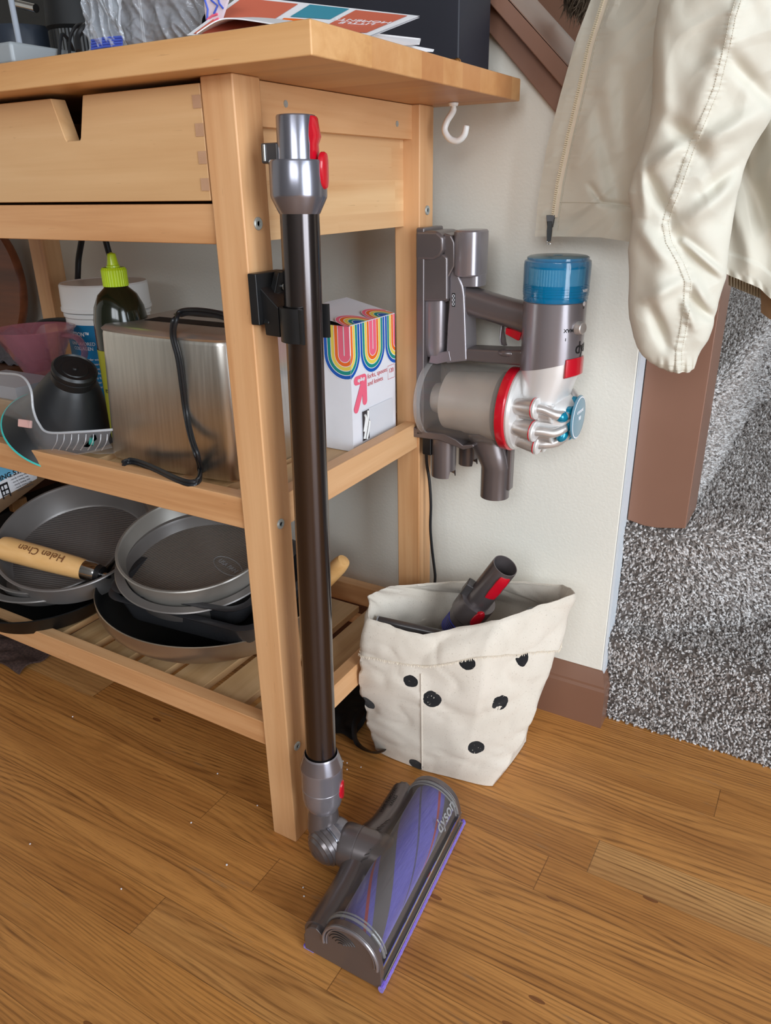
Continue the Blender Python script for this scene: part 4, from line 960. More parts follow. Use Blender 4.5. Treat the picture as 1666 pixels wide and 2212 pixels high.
# tools in the bag
mt = thing('mini_motor_tool', 'grey mini motorised tool with red catches sticking out of the bag', 'vacuum attachment', (.15, .30, .1))
pa, pb = at(995, 1345, y=.295), at(1092, 1222, y=.282); ax_ = (pb-pa).normalized(); L = (pb-pa).length
Mm = frame(pa, ax_, (1, 0, .2))
b = B(); b.lathe([(.020, -.12), (.0215, -.02), (.0215, .010), (.0235, .013), (.0235, .022), (.0262, .026), (.0265, .056), (.0258, .058), (.0185, .058), (.0180, L-.004), (.0176, L), (.0166, L), (.0160, L-.004), (.0160, L-.05), (.0001, L-.05)], Mm, 56, caps=(True, False)); b.build('tool_body', NICKEL_D, mt, ang=25)
b = B(); b.lathe([(.0219, -.018), (.0222, .006)], Mm, 40, caps=(False, False)); b.build('brush_guard', CHAR, mt)
b = B()
for k in range(7): b.tube([Mm@V((.0212*cos(t), .0212*sin(t), -.016+k*.0038)) for t in [2*pi*j/30 for j in range(30)]], .0013, 6, closed=True)
b.build('blue_bristles', pbr('blue_bristle', (52, 60, 170), .5), mt)
loc = Mm.inverted()@CAM; azm = atan2(loc.y, loc.x)
azr = azm+(radians(36) if (Mm@V((cos(azm+.6), sin(azm+.6), 0))-Mm@V((cos(azm-.6), sin(azm-.6), 0))).dot(_R) > 0 else -radians(36))
oval_button(Mm, .0262, azr, .046, .0078, .0165, .0020, RED, mt, 'release_button')
b = B(); b.loft([[wrap(Mm, .0185, azr, L-.036+dz, -w, 0)]+[wrap(Mm, .0196+o, azr, L-.036+dz, w*(k/4-1), 0) for k in range(9)]+[wrap(Mm, .0165, azr, L-.036+dz, w, 0)] for dz, w, o in ((-.014, .0075, 0), (0, .0085, .0006), (.008, .008, 0), (.018, .0085, .001), (.029, .0075, 0), (.0305, .0068, -.0006))]); b.build('release_catch', RED, mt, ang=45)
b = B(); azl = azr+pi*.75*(1 if azr < azm else -1)
b.box(.016, .0275, -.008, .008, .054, .078, Mm@Matrix.Rotation(azm+(azm-azr)*2.2, 4, 'Z')); b.build('contact_housing', CHAR, mt, bevel=.0015)
ct = thing('crevice_tool', 'dark smoky crevice tool lying just inside the left of the bag', 'vacuum attachment', (.05, .2, .22))
c0, c1 = at(814, 1350, y=.186), at(940, 1378, y=.205); dd = (c1-c0).normalized()
Mc = frame(c0, dd, (0, 0, 1)); b = B()
b.loft([[Mc@V((x, y, h)) for x, y in rrect(.026, .012, .004)] for h in (0, .09)]+[[Mc@V((x, y, h)) for x, y in rrect(.020, .012, .004)] for h in (.12,)]); b.build('tool_body', CHAR, ct)
b = B(); b.tube([Mc@V((x, y, .001)) for x, y in rrect(.025, .011, .004)], .0012, 6, closed=True); b.build('tool_rim', clearp('clear_rim', (200, 200, 204), .08, .5), ct)
b = B(); pq = at(1155, 1318, y=.30); b.lathe([(.011, -.05), (.011, 0), (.009, .003), (.0001, .003)], frame(pq+V((0, 0, -.004)), (.3, .1, 1)), 24); tag(b.build('dusting_tool', CHAR), 'dark tool tip barely visible at the right inside the bag', 'vacuum attachment')
# black sheet standing in for darkness and a brown object under the cart
b = B()
def sheetf(s, t):
    p = V((-.17+.13*s, .20+.12*t, .004+.014*abs(noise.noise(V((s*4, t*4, 2))))+.012*(1-abs(2*t-1))))
    return p
b.grid(sheetf, 24, 24); tag(b.build('shade_sheet', BLKM, solid=.002, ang=80), 'black sheet for the darkness and a dark object under the cart rail', 'cloth')
# crumbs
for u, v in ((780, 1657), (741, 1644), (721, 1594), (750, 1648), (750, 1662), (470, 1671), (413, 1777), (157, 1548), (655, 1917), (657, 1936), (490, 1868), (262, 1920), (556, 1740), (65, 1823)):
    p = at(u, v, z=.0012); b = B(); b.sphere(p, .0013, 8, sc=(random.uniform(.7, 1.3), random.uniform(.7, 1.2), .7)); tag(b.build('crumb', PAPER), 'tiny pale crumb on the oak floor', 'crumb', 'crumbs scattered on the floor')
# ---------------------------------------------------------------- upper shelf
ZU, ZL = .4672, .1658
# toaster
ts = thing('toaster', 'brushed stainless toaster with black cord, on the upper shelf', 'toaster', (-.18, .14, ZU))
tx0, tx1, ty0, ty1, tzt = -.292, -.090, .055, .205, .636
def rr3(x0, x1, y0, y1, r, z): return [V(((x0+x1)/2+x, (y0+y1)/2+y, z)) for x, y in rrect(x1-x0, y1-y0, r, 8)]
b = B(); b.loft([rr3(tx0+.006, tx1-.006, ty0+.006, ty1-.006, .02, z) for z in (ZU+.0015, ZU+.010)]); b.build('base', BLK, ts)
for x in (tx0+.04, tx1-.04):
    for y in (ty0+.03, ty1-.03):
        b = B(); b.cyl((x, y, ZU+.0002), (x, y, ZU+.003), .009, seg=16); b.build('foot', RUB, ts)
tm = N('toaster_steel'); co = tm.coord(); nz = tm.noise(tm.scale(co, (260, 260, 2.5)), 1, 3)
tm.p('Base Color', tm.ramp(nz, [(.3, lin((206, 202, 194))), (.7, lin((222, 218, 210)))])); tm.p('Metallic', 1.); tm.p('Roughness', tm.math('MULTIPLY_ADD', nz, .10, .30)); tm.p('Anisotropic', .5)
def rr3(x0, x1, y0, y1, r, z):
    out = []
    for x, y in rrect(x1-x0, y1-y0, r, 8): out.append(V(((x0+x1)/2+x, (y0+y1)/2+y, z)))
    fr = []; n_ = 14; j0 = 3*9-1  # bow the long sides outwards
    res = []
    for k, p in enumerate(out):
        res.append(p); q = out[(k+1) % len(out)]
        if abs(q.x-p.x) > .1:
            for m_ in range(1, n_): t = m_/n_; w = p.lerp(q, t); w.y += (1 if p.y > (y0+y1)/2 else -1)*.007*sin(pi*t)**.8; res.append(w)
    return res
b = B(); b.loft([rr3(tx0+i, tx1-i, ty0+i, ty1-i, .016, z) for z, i in ((ZU+.003, -.006), (ZU+.006, -.007), (tzt-.010, 0), (tzt-.004, .0012), (tzt-.001, .004), (tzt, .009))]); b.build('shell', tm.mat, ts, ang=45)
b = B(); b.loft([rr3(tx0+i, tx1-i, ty0+i, ty1-i, .016, z) for z, i in ((tzt-.0055, .0002), (tzt-.003, -.0008), (tzt+.0008, .003), (tzt+.002, .008))]); b.build('top_plate', pbr('toaster_top', (214, 212, 208), .3, metal=.85), ts)
b = B(); b.box(tx0+.0005-.0012, tx0+.0012, ty0+.018, ty1-.018, ZU+.02, tzt-.012); b.build('side_panel', BLK, ts, bevel=.001)
for yy in (ty0+.045, ty0+.095):
    b = B(); b.box(tx0+.035, tx1-.03, yy, yy+.026, tzt+.0012, tzt+.0026); b.build('slot', BLKM, ts, bevel=.0008)
yc_ = .0450
cpx = [(500, 690), (470, 679), (425, 673), (392, 676), (378, 692), (374, 725), (386, 775), (394, 830), (402, 890), (412, 940), (426, 985), (433, 1015), (430, 1036), (415, 1044), (385, 1037), (345, 1018), (310, 1003), (282, 996), (266, 1002)]
pth = cr([at(u, v, z=.4800) if v > 985 else at(u, v, y=yc_ if v > 690 else yc_+.012) if v < 900 else at(u, v, y=yc_-.020*(v-900)/85) for u, v in cpx], 8)
for p in pth: p.z = max(p.z, .4798)
for o in (-.0021, .0021):
    q = []
    for k, p in enumerate(pth):
        t = (pth[min(k+1, len(pth)-1)]-pth[max(k-1, 0)]).normalized(); n = t.cross(V((0, 1, 0))).normalized(); q.append(p+n*o)
    b = B(); b.tube(q, .0024, 10); b.build('cord', CORD, ts)
# white tub
tb = thing('powder_tub', 'white screw-lid tub with blue nutrition label, behind the green bottle', 'tub', (0, 0, 0), M=Matrix.Translation((at(228, 640, y=.275).x, .275, ZU)))
TM = ROOT[tb.name]; zr = at(228, 628, y=.275).z-ZU
b = B(); b.lathe([(.060, 0), (.063, .003), (.0645, zr-.036), (.0665, zr-.034), (.0665, zr-.03), (.0650, zr-.028)], TM, 64); b.build('tub_body', WHITE, tb, ang=25)
b = B(); b.lathe([(.0675, zr-.027), (.0690, zr-.026), (.0690, zr-.021), (.0678, zr-.020), (.0668, zr+.012), (.0650, zr+.0145), (.0630, zr+.0135), (.0001, zr+.0135)], TM, 80, caps=(False, False)); b.build('lid', WHITE, tb, ang=25)
b = B(); b.lathe([(.0640, .012), (.0652, zr-.044)], TM, 80, caps=(False, False)); b.build('label', PAL['label'], tb)
av = atan2(CAM.y-TM.translation.y, CAM.x-TM.translation.x)
def tubw(az, z, r=.0655): return lambda co: TM@V(((r+co.z)*cos(az+co.x/r), (r+co.z)*sin(az+co.x/r), z+co.y))
b = B(); b.text('AR NUTRITION™', .0088, None, .0001, warp=tubw(av-radians(60), zr-.058), bold=.02); b.text('UNFLAVORED\nCOLLAGEN', .0075, None, .0001, warp=tubw(av-radians(44), zr-.076)); b.text('n', .034, None, .0001, warp=tubw(av+radians(68), zr-.060))
for k in range(8): b.text(('unflavored powder with 20g', 'per serving to support hair', 'skin nails you have a', 'protein is gluten free', 'and it stirs easily for', 'drinks and other', 'it is powder that', 'tastes great!')[k], .0052, None, .0001, warp=tubw(av-radians(38), zr-.096-.0072*k))
b.build('label_print', PAL['white'], tb, norm=False)
# green oil bottle
bo = thing('oil_bottle', 'dark olive squeeze bottle with lime green nozzle cap', 'bottle', M=Matrix.Translation((at(254, 640, y=.098).x, .098, ZU)))
OM = ROOT[bo.name]; zc = at(245, 617, y=.098).z-ZU; ztop = at(237, 545, y=.098).z-ZU
Hs = Matrix.Shear('XY', 4, (.0, .0)) if False else Matrix()
b = B(); b.lathe([(.030, 0), (.0335, .004), (.0338, .05), (.0335, zc-.055), (.0330, zc-.040), (.0300, zc-.024), (.0235, zc-.010), (.0150, zc-.002), (.0135, zc+.001)], OM, 56); b.build('bottle_body', pbr('olive_glass', (20, 24, 12), .15, coat=.4), bo, ang=60)
b = B(); b.lathe([(.0341, .02), (.0341, zc-.075)], OM, 56, caps=(False, False)); lb = b.build('label', pbr('bottle_label', (158, 158, 44), .5), bo)
def otw(az, z): return lambda co: OM@V(((.0344+co.z)*cos(az+co.x/.0344), (.0344+co.z)*sin(az+co.x/.0344), z+co.y))
avo = atan2(CAM.y-OM.translation.y, CAM.x-OM.translation.x)
b = B(); b.text('Drizzle\nextra virgin\nolive oil', .010, None, .0001, warp=otw(avo-.5, .085)); b.build('label_print', PAL['ink'], bo, norm=False)
b = B(); n = 96; b.loft([[OM@V(((.0148+(.0005 if k % 3 == 0 else 0)+dr_)*cos(2*pi*k/n), (.0148+(.0005 if k % 3 == 0 else 0)+dr_)*sin(2*pi*k/n), z)) for k in range(n)] for z, dr_ in ((zc, 0), (zc+.019, 0), (zc+.022, -.002))]); b.build('cap', pbr('lime_cap', (172, 200, 30), .3, coat=.3), bo, ang=18)
b = B(); b.lathe([(.0085, zc+.020), (.0082, zc+.024), (.0070, zc+.025), (.0052, zc+.036), (.0050, zc+.037), (.0046, zc+.038), (.0030, ztop-.001), (.0015, ztop)], OM, 32); b.build('nozzle', pbr('lime_nozzle', (176, 204, 34), .3, coat=.3), bo)
# fork box
fb = thing('cutlery_box', 'white carton of forks, spoons and knives with rainbow arches', 'box', (-.07, .27, ZU))
kx, ky, kt = -.030, .2155, .6285; bw, bl = .084, .112
b = B(); b.box(kx-bw, kx, ky, ky+bl, ZU, kt-.0002); b.m[3:] = b.m[3:]; b.build('carton', CARD, fb)
b = B(); b.box(kx-bw+.002, kx-.002, ky+.002, ky+bl-.002, kt-.0002, kt+.0002); b.build('mouth_shade', BLKM, fb)  # black plate standing in for the shade inside the carton below its lid
LIDA = [V((kx, ky+.002, kt)), V((kx, ky+bl, kt)), V((kx-.078, ky+bl+.004, kt+.016)), V((kx-.086, ky+bl-.03, kt+.014)), V((kx-.083, ky+.012, kt+.011))]
b = B(); b.prism(LIDA, (0, 0, .0008)); b.build('lid_flap', CARD, fb)
# printing, laid out on the unfolded faces: s runs round the corner, h is height
def face_pt(s, h, o=.0004):
    if s < 0: return V((kx+s, ky-o, h))
    return V((kx+o, ky+s, h))
CB = ['navy', 'teal', 'yellow', 'orange', 'pink']; R0, RW = .0305, .0054
mats = [PAL[k] for k in CB]+[PAL['white']]
def ubend(b, sc_, r1, r2, mi, o, top=kt, bot=kt-.036):
    n = 20; pr = []
    arc = [(sc_-1, None)]
    for side_ in range(2): pass
    path = [(-1, 1.)]+[(-cos(pi*k/n), -sin(pi*k/n)) for k in range(n+1)]+[(1, 1.)]
    P1 = []; P2 = []
    for cxx, sy in path:
        for (P, r) in ((P1, r1), (P2, r2)):
            hh = top if sy == 1. else bot+sy*r
            P.append((sc_+cxx*r, hh))
    for i in range(len(P1)-1):
        q = [P1[i], P1[i+1], P2[i+1], P2[i]]
        ss = [a for a, _ in q]
        if min(ss) > bl or max(ss) < -bw: continue
        if min(ss) < -1e-5 and max(ss) > 1e-5:
            for lo in (True, False):
                q2 = [((min(a, 0) if lo else max(a, 0)), h) for a, h in q]
                b.add([face_pt(a if not lo or a < 0 else -1e-6, h, o) for a, h in q2], [(0, 1, 2, 3)], mi)
        else:
            q = [(min(a, bl-.0004), h) for a, h in q]
            b.add([face_pt(a if max(ss) > 0 else min(a, -1e-6), h, o) for a, h in q], [(0, 1, 2, 3)], mi)
b = B()
for sc_ in (-.0085, .0535, .1155):
    for k in range(5):
        r1, r2 = R0-RW*k, R0-RW*(k+1)
        if k == 4: r2 = .0004
        ubend(b, sc_, r1, r2, k, .0004); ubend(b, sc_, r1+.0004, r1-.0004, 5, .0006)
    ubend(b, sc_, .0007, .0001, 5, .0007, bot=kt-.036)
def lid_pt(y_, d):  # d distance from hinge
    f = d/.080; return V((kx-d*.985, y_+.004*f, kt+.0013+f*.0155*.95))
for sc_ in (.0225, .0845):
    for k in range(5):
        mi = 4-k
        r1, r2 = R0-RW*k, R0-RW*(k+1)
        if k == 4: r2 = .0002
        n = 20
        for (ra, rb, m_, dz) in ((r1, r2, mi, 0), (r1+.0004, r1-.0004, 5, .0002)):
            for i in range(n):
                t0, t1 = pi*i/n, pi*(i+1)/n
                pts = [lid_pt(ky+sc_+r*cos(t), r*sin(t)*1.0)+V((0, 0, dz)) for r, t in ((ra, t0), (ra, t1), (rb, t1), (rb, t0))]
                if all(p.y < ky+bl+.001 for p in pts): b.add(pts, [(0, 1, 2, 3)], m_)
b.build('rainbow_print', mats, fb, norm=False, merge=False)
FM = lambda y_, h, s=1: Matrix.Translation((kx+.0006, y_, h)) @ Matrix(((0, 0, 1, 0), (1, 0, 0, 0), (0, 1, 0, 0), (0, 0, 0, 1)))
b = B(); b.text('forks, spoons\nand knives', .0094, FM(ky+.0385, .5535), .0001, align='LEFT', bold=-.008); b.text('120', .0085, FM(ky+.1003, .5545), .0001, bold=-.006)
for y0_, y1_, h0_, h1_ in ((.091, .1095, .5615, .562), (.091, .1095, .5435, .544), (.091, .0914, .5435, .562), (.1091, .1095, .5435, .562)): b.add([V((kx+.0006, ky+y, h)) for y, h in ((y0_, h0_), (y1_, h0_), (y1_, h1_), (y0_, h1_))], [(0, 1, 2, 3)])
b.build('box_lettering', PAL['red'], fb, norm=False)
# pink arrow badge
def fat(b, pts, r, o=.0005, mi=0):
    for (a, c) in zip(pts[:-1], pts[1:]):
        d = V((c[0]-a[0], c[1]-a[1], 0)); n = V((-d.y, d.x, 0)).normalized()*r; an = atan2(d.y, d.x)
        poly = [(c[0]+r*cos(an-pi/2+pi*k/8), c[1]+r*sin(an-pi/2+pi*k/8)) for k in range(9)]+[(a[0]+r*cos(an+pi/2+pi*k/8), a[1]+r*sin(an+pi/2+pi*k/8)) for k in range(9)]
        b.add([V((kx+o, ky+y, h)) for y, h in poly], [tuple(range(len(poly)))], mi)
b = B(); fat(b, [(.0115, .5585), (.0300, .5585)], .0058, .0005); fat(b, [(.0305, .5585), (.0305, .5285)], .0055, .0007); fat(b, [(.0290, .5560), (.0090, .5225)], .0056, .0009)
b.build('arrow_badge', PAL['pink'], fb, norm=False)
b = B(); b.text('up&up', .0068, FM(ky+.0215, .5590, 1)@Matrix.Translation((0, 0, .0009)), .0001, bold=.03); b.build('badge_lettering', PAL['white'], fb, norm=False)
b = B(); wy0, wy1, wz0, wz1 = ky+.0215, ky+.103, .4745, .5165
b.loft([[V((kx+.0008, (wy0+wy1)/2+x, (wz0+wz1)/2+y)) for x, y in rrect(wy1-wy0, wz1-wz0, .004)]], caps=(True, False)); b.build('window_film', pbr('window_film', (214, 216, 222), .3), fb, norm=False)
b = B(); b.add([V((kx+.0010, y, z)) for y, z in ((wy0+.001, wz0+.001), (wy0+.0175, wz0+.001), (wy0+.0175, wz1-.001), (wy0+.001, wz1-.001))], [(0, 1, 2, 3)]); b.build('window_opening', pbr('box_dark', (52, 46, 48), .6), fb, norm=False)
b = B()
for pts in (((.003, .004), (.012, .028), (.014, .040)), ((.003, .014), (.008, .030), (.006, .036)), ((.009, .002), (.016, .020), (.0165, .026))):
    b.tube(cr([V((kx+.0020, wy0+y, wz0+z)) for y, z in pts], 5), .0016, 8, flat=1.)
b.build('plastic_fork', WHITE, fb)
# acacia board, grey cloth, neighbouring cabinet
b = B(); b.box(-1.50, -.83, .14, .425, 0, .485); tag(b.build('side_cabinet', pbr('brown_cabinet', (92, 58, 38), .5, var=.15, vs=6), bevel=.003), 'brown cabinet standing to the left of the cart', 'cabinet')
bd = thing('serving_board', 'round dark wood board leaning on the wall at the far left', 'board', (-1.01, .37, .49))
b = B(); b.lathe([(.0001, 0), (.128, 0), (.131, .004), (.131, .014), (.128, .018), (.0001, .018)], frame((-1.005, .385, .618), (0, -1, .06)), 72); b.build('board', WBOARD, bd, ang=40)
b = B()
b.grid(lambda s, t: V((-.96+.13*s, .30+.10*t, .488+.055*sin(pi*min(1, max(0, s)))*sin(pi*t)+.008*noise.noise(V((s*8, t*8, 1))))), 30, 24); tag(b.build('grey_cloth', pbr('grey_knit', (92, 88, 92), .95, var=.2, vs=200), ang=80, solid=.003), 'grey folded cloth lying under the round dark board', 'cloth')
# black hose behind
b = B(); b.tube(cr([at(165, 720, y=.36), at(168, 600, y=.365), at(172, 545, y=.37), at(190, 470, y=.37), at(215, 480, y=.37), at(240, 560, y=.37), at(262, 600, y=.37), at(275, 700, y=.365)], 8), .0052, 12)
tag(b.build('appliance_hose', RUB), 'thick black cable arching behind the white tub', 'cable')
b = B(); b.tube(cr([at(70, 720, y=.30), at(85, 698, y=.31), at(120, 692, y=.32), at(150, 692, y=.325)], 8), .0048, 12); tag(b.build('appliance_hose', RUB), 'short black cable end curving in front of the rear left leg', 'cable')
# pink dripper
vd = thing('coffee_dripper', 'translucent pink cone dripper with loop handle at the left of the upper shelf', 'coffee dripper', M=Matrix.Translation((at(72, 705, y=.155).x, .155, .520)))
DM = ROOT[vd.name]; H = at(72, 712, y=.155).z-.520
n = 72
b = B(); b.loft([[DM@V(((r+rb*max(0, cos(12*(t+z*9)))**6)*cos(t), (r+rb*max(0, cos(12*(t+z*9)))**6)*sin(t), z)) for t in [2*pi*k/n for k in range(n)]] for z, r, rb in [(H*q, .016+.040*q, .0018) for q in [k/12 for k in range(12)]]+[(H, .0575, 0), (H+.002, .059, 0)]], caps=(False, False)); b.build('cone', PINKC, vd, solid=.0018)
b = B(); b.lathe([(.048, -.002), (.05, 0), (.048, .003), (.012, .003)], DM@Matrix.Translation((0, 0, -.006)), 48, caps=(True, True)); b.build('base_flange', PINKC, vd)
hd_ = V((.9, .22, 0)).normalized()
b = B(); c = DM.translation; b.tube(cr([c+hd_*.050+V((0, 0, H-.006)), c+hd_*.075+V((0, 0, H-.010)), c+hd_*.083+V((0, 0, H-.030)), c+hd_*.070+V((0, 0, H-.05)), c+hd_*.045+V((0, 0, H-.058))], 8), .0042, 10, flat=1.6); b.build('loop_handle', PINKC, vd)
ps = thing('dripper_stand', 'clear plastic tub under the pink dripper', 'container', (DM.translation.x, .155, ZU))
b = B(); b.lathe([(.040, 0), (.046, .002), (.050, .042), (.052, .044)], ROOT[ps.name], 40, caps=(True, False)); b.build('tub_wall', CLEAR, ps, solid=.0015)
# black cone-shaped part
bc = thing('juicer_cone', 'black plastic cone with ridged cap lying in the clear tray', 'appliance part', (-.40, .07, ZU))
cb, ctp = V((-.408, .072, .486)), at(161, 802, y=.062)
axb = (ctp-cb).normalized(); CM = frame(cb, axb, (1, 0, 0)); Lc = (ctp-cb).length
b = B(); b.lathe([(.074, -.006), (.079, -.002), (.076, .002), (.067, .012), (.051, .04), (.034, Lc-.022), (.0265, Lc-.012)], CM, 64); b.build('cone', pbr('cone_black', (30, 31, 33), .42, var=.15, vs=20), bc, ang=40)
b = B(); b.lathe([(.0275, Lc-.030), (.0278, Lc-.004), (.0270, Lc-.0035), (.0270, Lc-.002), (.0282, Lc-.001), (.0282, Lc+.004), (.0255, Lc+.007), (.0240, Lc+.005), (.017, Lc+.004), (.016, Lc+.005), (.004, Lc+.005), (.003, Lc+.007), (.0001, Lc+.007)], CM, 64, caps=(False, True)); b.build('cap', BLK, bc, ang=25)
b = B(); b.tube([CM@V((.0795*cos(t), .0795*sin(t), -.003)) for t in [2*pi*k/70 for k in range(70)]], .0013, 6, closed=True); b.build('teal_gasket', pbr('teal_gasket', (60, 180, 172), .4), bc)
b = B(); b.box(-.005, .005, -.011, .011, 0, .004, frame(at(57, 915, y=.006), (.1, -1, .3))); b.build('pink_pad', pbr('pale_pink_pad', (214, 168, 160), .5), bc, bevel=.001)
# clear tray with a curved lip
tr = thing('clear_tray', 'clear plastic tray with curved lip hanging over the upper shelf rail', 'tray', (-.42, .06, ZU))
topE = cr([at(-40, 800, y=.030), at(0, 806, y=.022), at(45, 812, y=.014), at(66, 840, y=.006), at(72, 885, y=.0), at(84, 915, y=-.004), at(105, 934, y=-.006), at(170, 933, y=.004), at(243, 928, y=.024)], 8)
botE = cr([at(-40, 930, y=.040), at(0, 948, y=.034), at(30, 958, y=.028), at(60, 968, y=.020), at(80, 975, y=.014), at(95, 980, y=.010), at(120, 984, y=.010), at(175, 980, y=.020), at(243, 966, y=.042)], 8)
b = B(); b.grid(lambda s, t: (lambda k: topE[k].lerp(botE[k], t)+V((0, -.006*sin(pi*t), 0)))(min(len(topE)-1, int(round(s*(len(topE)-1))))), len(topE), 12); b.build('tray_wall', CLEAR, tr, solid=.0016, ang=60)
b = B(); b.tube(topE, .0016, 8); b.build('tray_rim', clearp('tray_rim', (210, 212, 216), .05, .5), tr)
zt2 = .4785; bt = [V((p.x, max(p.y, .03), zt2)) for p in botE]
b = B(); b.loft([[p for p in bt], [V((p.x-.05, .15, zt2)) for p in bt]], closed=False, caps=(False, False)); b.build('tray_floor', CLEAR, tr, solid=.0012)
b = B()
for u in (118, 133, 149, 164, 180, 196, 212, 226):
    b.tube(cr([at(u+6, 938, y=.0), at(u+4, 955, y=-.003), at(u-6, 972, y=.004)], 4), .0006, 6)
b.build('moulded_ribs', clearp('rib_plastic', (205, 205, 208), .1, .45), tr)
b = B(); b.loft([[at(u, v, y=.012)+V((dx, 0, dz)) for dx, dz in ((-.004, -.002), (.004, -.002), (.003, .003), (-.003, .003))] for u, v in ((183, 962), (196, 958), (198, 950), (204, 944))]); b.build('teal_clip', pbr('teal_clip', (50, 170, 160), .4), bc, ang=60)
b = B(); p = at(20, 842, y=.07); b.box(p.x-.09, p.x+.030, .06, .13, p.z-.010, p.z+.008); tag(b.build('container_lid', pbr('pearl_lid', (150, 150, 156), .35)), 'greyish flat plastic lid resting in the left of the tray', 'lid')
b = B(); b.box(p.x-.10, p.x+.028, .055, .135, ZU+.0135, p.z-.011); tag(b.build('yellow_carton', pbr('mustard_card', (170, 132, 74), .6), bevel=.002), 'mustard coloured carton seen through the tray at the left edge', 'carton')
# ---------------------------------------------------------------- lower shelf
def tiltM(c, R_):  # local z of a dish points along R_
    return frame(c, R_, (1, 0, 0))
def ribbed(name, base, sc_=520., rot=.5):
    m = N(name); co = m.coord(); mp = m.n('Mapping'); m.t.links.new(co, mp.inputs[0]); mp.inputs['Rotation'].default_value = (0, 0, rot)
    w_ = m.n('TexWave', wave_type='BANDS', bands_direction='X', Scale=sc_/6.28); m.t.links.new(mp.outputs[0], w_.inputs[0])
    m.p('Base Color', lin(base)); m.p('Metallic', .5); m.p('Roughness', .38); m.bump(w_.outputs[1], .6, .0011); return m.mat
RIBL, RIBG = ribbed('ribbed_silver_base', (140, 132, 124)), ribbed('ribbed_grey_base', (122, 116, 113), rot=1.2)
def dish(name, label, c, up, rim, base, depth, mat, ribm=None, flange=.004, oval=None):
    t = thing(name, label, 'cake pan', tuple(c)); M_ = tiltM(c, up)
    b = B(); b.lathe([(.0001, -depth-.001), (base, -depth-.001), (base+.004, -depth+.003), (rim, -.003), (rim+flange, -.001), (rim+flange+.0012, .0006), (rim+flange, .0022), (rim, .0020), (rim-.0015, -.002), (base+.002, -depth+.004), (base-.001, -depth+.0006)]+([(.0001, -depth+.0006)] if not ribm else []), M_, 96, caps=(False, False)); b.build('pan_wall', mat, t, ang=35)
    if ribm:
        b = B(); b.lathe([(base-.0008, -depth+.0008), (.0001, -depth+.0008)], M_, 96, caps=(False, False)); pb_ = b.build('ribbed_base', ribm, t)
        if oval:
            b = B(); cxo, cyo, ro = oval; MO = M_@Matrix.Translation((cxo, cyo, -depth+.0012))@Matrix.Rotation(ro, 4, 'Z')
            b.tube([MO@V((.030*cos(a), .014*sin(a), 0)) for a in [2*pi*k/48 for k in range(48)]], .0005, 6, closed=True)
            b.text('USA PAN', .0105, MO, .0003); b.build('embossed_mark', PAL['fade'], pb_)
    return t
# wok
wk = thing('wok', 'wide steel wok with long round wooden handle, holding a stack of pans', 'wok', (-.285, .18, ZL))
WC = V((-.280, .184, .2275)); WU = V((.08, -.03, 1)).normalized(); WM = tiltM(WC, WU)
pr_o = [(.0001, -.0545)]+[(.090+.082*sin(a)**.9, -.0545*cos(a)**.75) for a in [radians(90*k/16) for k in range(16)]]+[(.172, -.0005)]
pr_i = [(r-.0025 if r > .01 else .0001, z+.0022) for r, z in reversed(pr_o)]
b = B(); b.lathe(pr_o+[(.1725, .0012), (.1712, .0022)], WM, 96, caps=(False, False)); b.build('bowl_outside', WOKO, wk, ang=60)
b = B(); b.lathe([(.1712, .0022)]+pr_i[:], WM, 96, caps=(False, False)); b.build('bowl_inside', IRON, wk, ang=60)
ha, hb = at(206, 1237, y=.082), at(3, 1182, y=.040); hdv = (hb-ha).normalized(); HM = frame(ha, hdv, (0, 0, 1)); hl = (hb-ha).length
b = B(); b.lathe([(.0150, .012), (.0165, .03), (.0182, hl*.55), (.0190, hl-.012), (.0175, hl-.003), (.012, hl+.002), (.0001, hl+.003)], HM, 40, caps=(True, False)); hg = b.build('handle_grip', WHAN, wk)
b = B(); b.lathe([(.0140, -.004), (.0150, .000), (.0155, .018), (.0152, .020)], HM, 40); b.build('ferrule', CHROME, hg)
b = B(); b.lathe([(.0125, -.012), (.0128, -.003)], HM, 32); b.build('ferrule_end', BLK, hg)
rimL = WM@V((.170*cos(2.55), .170*sin(2.55), -.004)); rv = at(241, 1252, z=.2305)
b = B(); b.tube(cr([HM@V((0, 0, -.004)), HM@V((0, 0, -.022)), rv+V((-.004, .004, .002)), rv], 6), .0042, 12); b.sphere(rv+V((.002, -.002, .003)), .0052, 16); b.build('handle_rod', CHROME, wk)
b = B(); p = HM@V((0, 0, hl+.006)); b.tube([p+hdv*(.010*cos(t))+V((0, 0, .010*sin(t))) for t in [2*pi*k/24 for k in range(24)]], .0014, 8, closed=True); b.build('hanging_ring', CHROME, hg)
lv = HM.inverted()@CAM; azh = atan2(lv.y, lv.x)
loc_up = HM.inverted().to_3x3()@V((0, 0, 1)); azu = atan2(loc_up.y, loc_up.x); azt = azh+(azu-azh)*.45
b = B(); b.text('Helen Chen', .0165, None, .0001, warp=lambda co: HM@V(((.0193+co.z)*cos(azt-(co.y)/.0185), (.0193+co.z)*sin(azt-(co.y)/.0185), hl*.52+co.x))); b.build('engraving', PAL['brownink'], hg, norm=False)
b = B(); k0, k1 = V((-.108, .22, .238)), at(738, 1216, y=.225); b.tube(cr([k0-V((.0, 0, .006)), k0, k0.lerp(k1, .5), k1, k1+(k1-k0).normalized()*.008], 4), [.010]*6+[.0125]*6+[.0115, .0105, .0095, .006, .0015], 20); b.build('helper_handle', WHAN, wk)
